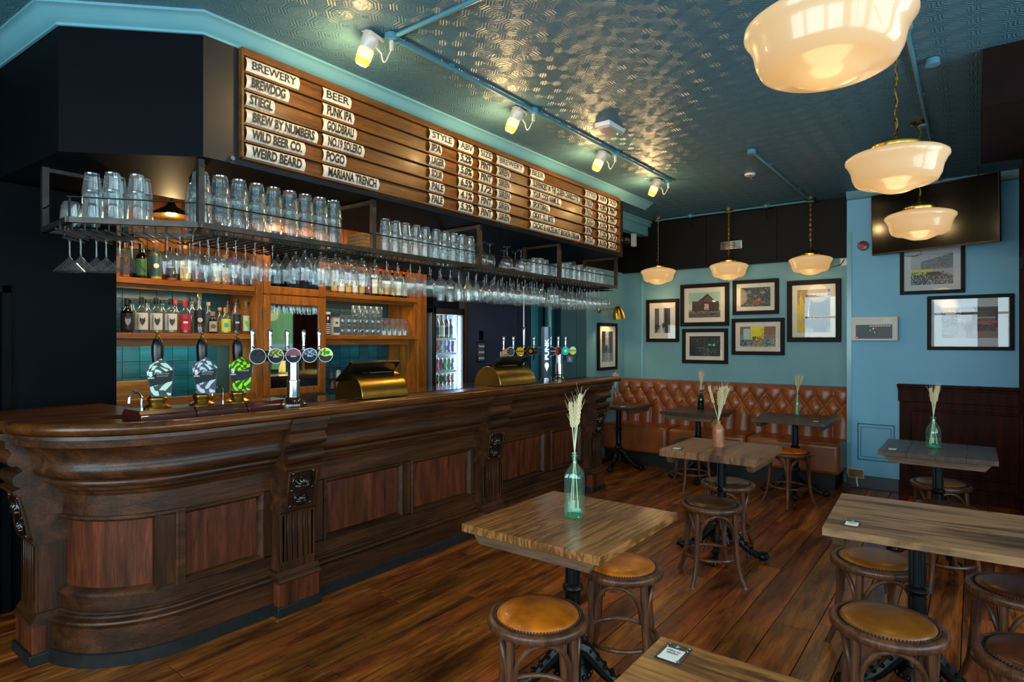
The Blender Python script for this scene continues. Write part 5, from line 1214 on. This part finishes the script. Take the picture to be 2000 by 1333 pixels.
# ================= VASES WITH WHEAT =================
WH=mat('dried_wheat','d8c79c',.7); WHS=mat('pale_straw','cdd0a8',.7)
def vase(x,y,label,kind,mt,h,r,nst,hh,spread=.03,seed=1,zt=.786):
    rr=random.Random(seed); t=thing('bottle_vase',label,'vase',(x,y,zt),0,'bottle vases of dried wheat')
    if kind=='square':
        m=M(); pr=[(.9,0),(1,.008),(1,h*.62),(.92,h*.70),(.5,h*.80),(.30,h*.84),(.28,h*.93),(.36,h*.94),(.36,h*.965),(.30,h*.97),(.33,h)]
        N_=24; vs=[]
        for k_,z in pr:
            f=min(1,max(0,(k_-.4)/.5))
            for i in range(N_):
                a=2*PI*i/N_+.3; c,s=math.cos(a),math.sin(a); sq=1/max(abs(math.cos(a-.3)),abs(math.sin(a-.3))); rad=r*k_*((1-f)+f*(min(sq,1.32)))
                vs.append((x+rad*c,y+rad*s,zt+z))
        m._add(vs,[(a*N_+b,a*N_+(b+1)%N_,(a+1)*N_+(b+1)%N_,(a+1)*N_+b) for a in range(len(pr)-1) for b in range(N_)]+[tuple(range(N_))]); m.done('glass_body',mt,t,ang=60)
        m=M(); m._add([(x+(v[0]-x)*.97,y+(v[1]-y)*.97,v[2]) for v in vs[:N_*2]]+[(x,y,zt+.02)],[(b,(b+1)%N_,N_+(b+1)%N_,N_+b) for b in range(N_)]+[(N_+b,N_+(b+1)%N_,2*N_) for b in range(N_)]); m.done('thick_base',glass('green_glass_base',tint='a8e8ce',edge=.6,base=.2,ecol='70d8b0',haze=.15),t)
    elif kind=='stone':
        M().lathe([(r*.97,0),(r,.006),(r,h*.66),(r*.97,h*.70),(r*.62,h*.84),(r*.36,h*.90),(r*.34,h*.94),(r*.45,h*.955),(r*.45,h*.985),(r*.36,h),(r*.3,h*.96)],(x,y,zt),32).done('stoneware_body',mt,t,ang=50)
    else:
        M().lathe([(r*.94,0),(r,.005),(r,h*.50),(r*.93,h*.60),(r*.5,h*.76),(r*.34,h*.84),(r*.32,h*.93),(r*.44,h*.94),(r*.44,h*.97),(r*.34,h*.98),(r*.34,h)],(x,y,zt),28).done('bottle_body',mt,t,ang=50)
        if kind=='clear': M().lathe([(r*.93,.002),(r*.97,.014),(0,.02)],(x,y,zt),24).done('thick_base',glass('green_glass_base'),t)
    for i in range(nst):
        a=rr.uniform(0,2*PI); sp=spread*rr.uniform(.4,1.1); b0=Vector((x-math.cos(a)*r*.5,y-math.sin(a)*r*.5,zt+h*.12)); nk=Vector((x,y,zt+h)); top=Vector((x+math.cos(a)*sp,y+math.sin(a)*sp,zt+hh*rr.uniform(.86,1)-.0))
        ear0=nk.lerp(top,.45)
        M().tube([tuple(b0),tuple(nk),tuple(ear0)] if kind!='stone' else [tuple(nk-Vector((0,0,.03))),tuple(nk),tuple(ear0)],.0022,5).done('stalk',WHS,t)
        m=M(); dv=(top-ear0)*.72; L_=dv.length; dn=dv.normalized(); sx=dn.cross(Vector((.3,.9,.1))).normalized(); sy=dn.cross(sx)
        nk_=13
        for k in range(nk_):
            c=ear0+dv*(k/nk_); 
            for q in range(3):
                an=q*2.1+k*1.05; w=sx*math.cos(an)+sy*math.sin(an); p=c+w*.0045
                m.tube([tuple(p-dn*.006),tuple(p+dn*.003+w*.003),tuple(p+dn*.013+w*.002)],[.0012,.0038,.0008],5)
                if (k+q)%3==0:
                    e=p+dn*(.045+.02*rr.random())+w*(.012+.018*rr.random()); m.tube([tuple(p+dn*.01+w*.002),tuple(e)],[.0006,.0003],3)
        m.done('wheat_ear',WH,t)
vase(2.325,1.42,'tall square pale green glass bottle with long wheat ears on the grained table','square',GREENG,.285,.040,4,.60,.035,3)
vase(4.514,1.513,'brown stoneware bottle with spreading wheat in the middle of the room','stone',mat('stoneware','a0623c',.35,coat=.5,var=.25,vs=12),.19,.042,8,.50,.085,5)
vase(5.43,.241,'round clear glass bottle with wheat beside the wooden panelling','clear',GREENG,.226,.048,6,.50,.045,7)
vase(6.91,1.486,'small clear bottle with wheat on the banquette table by the blue pillar','clear',GREENG,.235,.031,6,.48,.06,9)
vase(6.86,2.50,'dark green bottle with wheat on the middle banquette table','round',DGREENG,.22,.036,6,.47,.035,11)
vase(6.88,3.60,'slim brown bottle with wheat beyond the end of the bar','round',mat('brown_glazed_bottle','7a3a20',.25,coat=.6),.19,.03,4,.42,.04,13)

# ================= PICTURES =================
PRT=vcol('photo_print',.5); 
def artgrid(shapes,noise=.15,seed=1,nu=66,nv=44):
    rr=random.Random(seed); nz=[[rr.uniform(-1,1) for _ in range(nv)] for _ in range(nu)]
    S_=[(k,a,lin(c)) for k,a,c in shapes]
    def f(u,v):
        col=(.1,.1,.1)
        for k,a,c in S_:
            if k=='r' and a[0]<=u<=a[2] and a[1]<=v<=a[3]: col=c
            elif k=='e' and ((u-a[0])/a[2])**2+((v-a[1])/a[3])**2<=1: col=c
            elif k=='t':
                (x1,y1),(x2,y2),(x3,y3)=a; d=lambda p,q,r_,s_,w_,h_:(q-s_)*(w_-p)-(h_-q)*(p-r_)
                A=(x2-x1)*(v-y1)-(y2-y1)*(u-x1); B=(x3-x2)*(v-y2)-(y3-y2)*(u-x2); C=(x1-x3)*(v-y3)-(y1-y3)*(u-x3)
                if (A>=0 and B>=0 and C>=0) or (A<=0 and B<=0 and C<=0): col=c
            elif k=='s':
                # scattered specks: (x0,y0,x1,y1,density)
                if a[0]<=u<=a[2] and a[1]<=v<=a[3] and abs(nz[int(u*nu)%nu][int(v*nv)%nv]*7919%1)<a[4]: col=c
        k_=1+noise*nz[min(nu-1,int(u*nu))][min(nv-1,int(v*nv))]
        return tuple(max(0,min(1,x*k_)) for x in col)
    return f,nu,nv
def picture(label,o,u,w,h,fw,mw,art,fm=FRAME,proud=.03,board=MATBOARD):
    """o: lower left corner on the wall, u: direction to the right as seen from the room"""
    o=Vector(o); u=Vector(u).normalized(); v=Vector((0,0,1)); n=u.cross(v)
    t=thing('framed_picture',label,'picture',tuple(o+u*w/2),0,'framed photographs')
    def bxo(m,a,b,c,d,z0,z1):
        vs=[tuple(o+u*p+v*q+n*r_) for p in (a,b) for q in (c,d) for r_ in (z0,z1)]
        m._add(vs,[(0,1,3,2),(4,6,7,5),(0,4,5,1),(2,3,7,6),(0,2,6,4),(1,5,7,3)]); return m
    for a,b,c,d in ((0,w,0,fw),(0,w,h-fw,h),(0,fw,fw,h-fw),(w-fw,w,fw,h-fw)): bxo(M(),a,b,c,d,.0,proud).done('frame_rail',fm,t,bevel=.004)
    mb_=bxo(M(),fw,w-fw,fw,h-fw,0,proud*.45).done('mount',board,t)
    f,nu,nv=art; m=M(); a0,b0=fw+mw,fw+mw; W_,H_=w-2*a0,h-2*b0
    for i in range(nu):
        for j in range(nv):
            m.col=f((i+.5)/nu,(j+.5)/nv)
            m._add([tuple(o+u*(a0+W_*p)+v*(b0+H_*q)+n*(proud*.45+.0015)) for p,q in ((i/nu,j/nv),((i+1)/nu,j/nv),((i+1)/nu,(j+1)/nv),(i/nu,(j+1)/nv))],[(0,1,2,3)])
    m.done('print',PRT,t,flat=True)
    bxo(M(),fw,w-fw,fw,h-fw,proud*.6,proud*.62).done('glazing',glass('picture_glazing',tint='ffffff',edge=.3,base=.022,rough=.0),t)
XP=7.65; UP=(0,-1,0)
street=[('r',(0,0,1,1),'1c1c1c'),('r',(0,.35,.28,1),'4a4a4a'),('r',(.28,.3,.62,1),'a8a8a6'),('r',(.34,.28,.54,.95),'c4c4c2'),('t',((.1,0),(.9,0),(.45,.4)),'8a8a88'),('t',((.3,0),(.6,0),(.43,.35)),'b8b8b5'),('e',(.56,.3,.05,.12),'0a0a0a'),('r',(.66,0,1,.9),'0c0c0c')]
pics=[('narrow portrait photograph of a misty dark street, leftmost on the picture wall',3.53,3.073,1.557,2.125,.045,.075,street,'h'),
('photograph of a brick corner pub under a pale sky, upper row of the picture wall',3.052,2.425,1.76,2.30,.05,.06,[('r',(0,0,1,1),'a8b4a0'),('r',(0,.5,1,1),'9fb7a8'),('t',((.2,.55),(.6,.95),(1,.45)),'4a3328'),('r',(.12,.22,.95,.62),'4a3328'),('r',(.12,.5,.42,.66),'5a4030'),('t',((.42,.62),(.64,.88),(.78,.62)),'604434'),('r',(.5,.3,.64,.55),'c8a890'),('r',(0,.2,.1,.55),'c8c4b8'),('s',(.12,.3,.95,.6,.22),'1c1614'),('r',(0,.17,1,.27),'8a7a50'),('s',(0,.17,1,.3,.4),'2a2420'),('r',(0,0,1,.17),'4f4a44'),('r',(.7,.08,.85,.15),'26221f')],''),
('photograph of a crowd among round drums, upper row right of the brick pub picture',2.381,1.843,1.893,2.315,.045,.05,[('r',(0,0,1,1),'1c221c'),('s',(0,0,1,1,.32),'39403a'),('s',(0,0,1,1,.13),'8a8c84'),('e',(.3,.75,.07,.1),'6a6e68'),('e',(.75,.72,.08,.1),'7a7e78'),('e',(.5,.55,.07,.09),'5c605a'),('e',(.55,.22,.13,.16),'7a3a26'),('e',(.62,.35,.05,.08),'b06a4a'),('e',(.15,.2,.1,.12),'3a2a20'),('s',(.2,0,.9,.4,.1),'c09060')],''),
('dark night photograph of a lit shopfront, lower row of the picture wall',3.027,2.44,1.283,1.727,.045,.05,[('r',(0,0,1,1),'0b0e0f'),('r',(.1,.45,.6,.9),'161a1a'),('r',(.2,.1,.9,.5),'14181a'),('s',(0,.05,1,.95,.2),'2c3432'),('r',(.62,.52,.72,.6),'2fae84'),('e',(.8,.55,.04,.06),'48c8a0'),('r',(.25,.4,.5,.44),'5a6460'),('s',(.3,.05,.9,.35,.1),'7a8080')],''),
('photograph of people in a colourful street with yellow-painted reflections, lower row of the picture wall',2.393,1.78,1.40,1.845,.045,.055,[('r',(0,0,1,1),'6a7a78'),('r',(0,.6,1,1),'7a5a40'),('r',(.3,.3,.68,1),'d8c818'),('r',(.1,.3,.28,.9),'aab8c0'),('t',((.4,0),(.72,0),(.56,.55)),'8a6230'),('r',(0,.05,.4,.35),'3a4a4c'),('r',(.62,.05,1,.4),'3a5a50'),('r',(.36,.2,.40,.5),'161412'),('r',(.42,.22,.46,.52),'161412'),('r',(.48,.2,.52,.5),'161412'),('s',(.6,.3,1,.9,.3),'a04a30'),('s',(0,0,1,.4,.2),'c8c0a8')],''),  # yellow block is a reflection on the glazing, painted into the print
('largest portrait frame, dark slanted cinema frontage with painted reflections, nearest the blue pillar',1.752,1.187,1.558,2.272,.055,.055,[('r',(0,0,1,1),'8a8c90'),('r',(0,.55,.3,1),'a07a40'),('t',((0,0),(.28,0),(.0,.75)),'c8a818'),('t',((.1,.95),(.35,.3),(.0,.3)),'c0b040'),('r',(.25,.1,1,.9),'5a5e66'),('t',((.25,.9),(1,.8),(1,.92)),'c0c8d8'),('r',(.38,.38,.95,.72),'2c2c2c'),('t',((.3,.35),(.38,.75),(.36,.3)),'c8ccd8'),('r',(.36,.32,1,.38),'c8ccd8'),('r',(.5,.02,.9,.28),'46484e'),('s',(.3,.1,1,.9,.12),'2c3038')],'h')]  # reflections on the glazing are painted into this print
for i,(lb,ya,yb,z0,z1,fw,mw,sh,fl_) in enumerate(pics):
    picture(lb,(XP-.001,ya,z0),UP,ya-yb,z1-z0,fw,mw,artgrid(sh,.18,i+3,44 if fl_ else 70,66 if fl_ else 46),FRAME)
picture('framed photograph half hidden behind the television, grey railway bridge over shops',(XT-.001,.613,2.045),UP,.54,.50,.035,.06,artgrid([('r',(0,0,1,1),'a8a9ac'),('t',((.25,.75),(1,.98),(1,.6)),'4c4e50'),('r',(.25,.5,1,.75),'6a6c6e'),('s',(.3,.5,1,.9,.3),'8a8c8e'),('r',(0,.35,.5,.5),'c8d048'),('r',(0,0,1,.3),'4a4e50'),('s',(0,0,.9,.4,.4),'14181a'),('e',(.55,.32,.2,.1),'1c1f1c'),('s',(0,0,1,.3,.15),'b8bcc0')],.12,21),mat('black_picture_frame','0f0b0a',.5,spec=.15),board=mat('pale_mount','c8ccd0',.7))
picture('wide framed photograph of a market street with red parasols on the blue wall',(XT-.001,.381,1.48),UP,.679,.54,.035,.085,artgrid([('r',(0,0,1,1),'8a6a5a'),('t',((.25,1),(.65,1),(.42,.45)),'a8acc0'),('r',(.3,.75,.62,.85),'5a3830'),('r',(.3,.55,.55,.72),'a8a8b0'),('r',(0,.35,.3,1),'4a4440'),('t',((.55,1),(1,1),(1,.3)),'4a342c'),('t',((.5,.4),(.62,1),(1,.5)),'58443a'),('r',(.62,.62,.95,.68),'a89888'),('t',((0,0),(.9,0),(.42,.45)),'8f6a50'),('t',((.2,0),(.45,0),(.42,.42)),'a89a90'),('e',(.74,.5,.12,.05),'c04838'),('e',(.9,.52,.13,.045),'b83a30'),('r',(.62,.22,.98,.42),'241e1c'),('s',(.6,.1,1,.42,.25),'a05a38'),('e',(.52,.33,.04,.12),'2a2a30'),('s',(0,.1,.35,.9,.3),'c0c8d0'),('s',(.36,.25,.6,.42,.4),'3a2e2c')],.12,33,90,56),mat('black_picture_frame'),board=mat('pale_mount'))
picture('narrow portrait photograph of a rainy street under the brass wall lamp, side wall',(6.88,3.869,1.187),(1,0,0),.52,.62,.04,.07,artgrid([('r',(0,0,1,1),'7a7a78'),('r',(0,.3,.3,1),'2c2c2c'),('r',(.3,.5,.6,1),'a8a8a4'),('r',(.6,.3,1,1),'3c3c3a'),('t',((.1,0),(.9,0),(.5,.5)),'9a9a96'),('s',(0,0,1,1,.25),'1c1c1c'),('e',(.4,.42,.1,.14),'161616'),('e',(.6,.38,.06,.1),'101010')],.2,41,40,60),mat('black_picture_frame'))
# ================= WALL FITTINGS =================
t=thing('brass_wall_lamp','brass swivel wall lamp above the rainy street picture','wall lamp',(6.9,3.87,1.97))
M().lathe([(.035,0),(.035,.01),(.02,.02)],n=20).T; m=M(); m.T=Matrix.Translation((6.93,3.868,1.975))@Matrix.Rotation(PI/2,4,'X'); m.lathe([(.045,0),(.045,.012),(.02,.022),(.014,.05)],n=20).done('wall_boss',BRASS,t)
M().tube([(6.93,3.83,1.975),(6.98,3.76,1.985),(7.02,3.70,1.99)],.008,8).ell((6.99,3.745,1.988),.014,10,6).done('arm',BRASS,t)
M().tube([(6.93,3.82,1.985),(6.98,3.78,2.03),(7.0,3.75,2.02),(7.03,3.70,2.045),(7.08,3.67,2.04),(7.09,3.65,2.01)],.003,6).done('looped_flex',BRASSD,t)
m=M(); m.T=Matrix.Translation((7.05,3.66,1.99))@Matrix.Rotation(-.15,4,'Y')@Matrix.Rotation(-.1,4,'X'); m.caps=(True,False); m.lathe([(.0,.03),(.03,.025),(.055,-.01),(.075,-.07),(.083,-.125),(.085,-.135)],n=28).done('brass_shade',BRASS,t,ang=60)
M().ell((7.05,3.66,1.91),.022,12,8).done('bulb',AMB,t)
light('wall_lamp_bulb','SPOT',(7.055,3.66,1.865),9,(1,.72,.35),.03,aim=(7.1,3.86,1.0),spot=2.2)
t=thing('air_vent','bright chrome louvred air vent on the black pelmet','vent',(7.615,2.39,2.75))
M().box(7.605,7.62,2.26,2.525,2.705,2.805).done('plate',CHROME,t,bevel=.002)
for s_ in (0,1):
    for k in range(4): M().box(7.598,7.607,2.28+s_*.12,2.385+s_*.12,2.72+k*.021,2.728+k*.021).done('louvre',mat('dark_louvre','20262a',.3,metal=.6),t)
t=thing('television','large flat television on the blue wall, angled into the room','television',(7.2,.34,2.78))
A=Vector((7.35,.861,0)); B=Vector((6.96,-.18,0)); u=(B-A).normalized(); n=u.cross(Vector((0,0,1))); tilt=.03
def tvb(a,b,z0,z1,d0,d1,name,mt,bev=0):
    m=M(); vs=[]
    for p in (a,b):
        for z in (z0,z1):
            for d in (d0,d1): vs.append(tuple(A+u*p+Vector((0,0,z))+n*(d+(z-2.78)*tilt)))
    m._add(vs,[(0,1,3,2),(4,6,7,5),(0,4,5,1),(2,3,7,6),(0,2,6,4),(1,5,7,3)]); return m.done(name,mt,t,bevel=bev)
tvb(0,1.111,2.465,3.09,-.03,0,'casing',PBLACK,.003); tvb(.008,1.103,2.482,3.082,.0005,.0015,'screen',SCREEN)
tvb(.4,.72,2.6,2.95,-.09,-.03,'bracket',PBLACK)
M().tube([tuple(A+u*.35+Vector((0,0,3.08))),tuple(A+u*.35+Vector((.05,0,HC)))],.008,6).tube([tuple(A+u*.95+Vector((0,0,3.08))),tuple(A+u*.95+Vector((.03,0,HC)))],.008,6).done('ceiling_hanger',STEEL,t)
M().tube([(7.27,.62,2.47),(7.28,.56,2.43),(7.29,.48,2.42),(7.3,.42,2.44),(7.3,.44,2.49)],.003,6).done('dangling_cable',PBLACK,t)
t=thing('alarm_sounder','round red fire alarm sounder on the blue wall left of the television','alarm',(7.4,.945,2.585))
m=M(); m.T=Matrix.Translation((XT,.945,2.585))@Matrix.Rotation(-PI/2,4,'Y'); m.lathe([(.052,0),(.052,.03),(.045,.045),(.02,.05),(.018,.056),(0,.057)],n=28).done('sounder',mat('alarm_red','8a1420',.3,coat=.4),t)
t=thing('fire_alarm_panel','white fire alarm control panel with a black display and small lights','alarm panel',(7.4,.84,1.70))
M().box(XT-.075,XT,.626,1.047,1.573,1.825).done('case',PCREAM,t,bevel=.006)
M().box(XT-.078,XT-.074,.675,1.005,1.595,1.74).done('display',GREYCARD,t)
M().box(XT-.078,XT-.074,.68,.77,1.755,1.805).done('sticker',PAPER,t)
m=M(); 
for k in range(8): m.box(XT-.08,XT-.077,.69+k*.024,.709+k*.024,1.722,1.732)
m.done('label_slots',PAPER,t)
for y_,z_,c in ((.825,1.705,'e03030'),(.845,1.70,'d8d8d8'),(.872,1.682,'d8a020'),(.835,1.683,'a02020'),(.83,1.66,'38e060')): M().ell((XT-.08,y_,z_),(.004,.0065,.0065),8,6).done('lamp',mat('led_'+c,c,.3,emit=.6),t)
M().box(XT-.08,XT-.077,.985,.998,1.60,1.615).done('red_mark',mat('led_e03030'),t)
t=thing('wall_socket','brass twin wall socket with a white plug lead under the blue wall','socket',(7.41,1.0,.14))
M().box(XT-.035,XT-.018,.935,1.085,.105,.20).done('back_box',PWHITE,t,bevel=.003); M().box(XT-.04,XT-.034,.94,1.08,.11,.195).done('plate',BRASSD,t,bevel=.002)
m=M()
for y_ in (.975,1.045): m.box(XT-.043,XT-.039,y_-.018,y_-.006,.135,.147).box(XT-.043,XT-.039,y_+.006,y_+.018,.135,.147).box(XT-.043,XT-.039,y_-.005,y_+.005,.158,.17)
m.done('pin_holes',PBLACK,t); M().tube([(XT-.04,1.0,.12),(XT-.05,1.0,.09),(XT-.05,.99,.02)],.008,6).done('lead',PWHITE,t)
t=thing('motion_sensor','small white motion sensor on the blue beam at the end of the bar','sensor',(6.5,3.45,2.9))
M().box(7.22,7.28,3.50,3.56,2.80,2.97).done('case',PCREAM,t,bevel=.008)
t=thing('cable_box','white cable box with a black lead beneath the pelmet beside the blue pillar','box',(7.64,1.16,2.45)); M().box(7.60,7.65,1.115,1.19,2.41,2.49).done('box',PWHITE,t,bevel=.004); M().tube([(7.6,1.15,2.48),(7.58,1.18,2.42),(7.59,1.27,2.40),(7.62,1.32,2.39)],.005,6).done('lead',PBLACK,t)
for y_ in (2.87,1.95): 
    q=M().lathe([(.03,-.03),(.03,0)],(7.5,y_,HC-.02),14).tube([(7.5,y_,HC-.04),(7.5,y_,HC-.13),(7.5,y_-.02,HC-.17)],.006,6).done('spot_stub',PBLACK); tag(q,'small black hanging fitting between the %s far pendants'%('two left' if y_>2.5 else 'two right'),'fitting')
# tidy: lay the whole picture of unused helpers aside
for me in list(bpy.data.meshes):
    if me.users==0: bpy.data.meshes.remove(me)
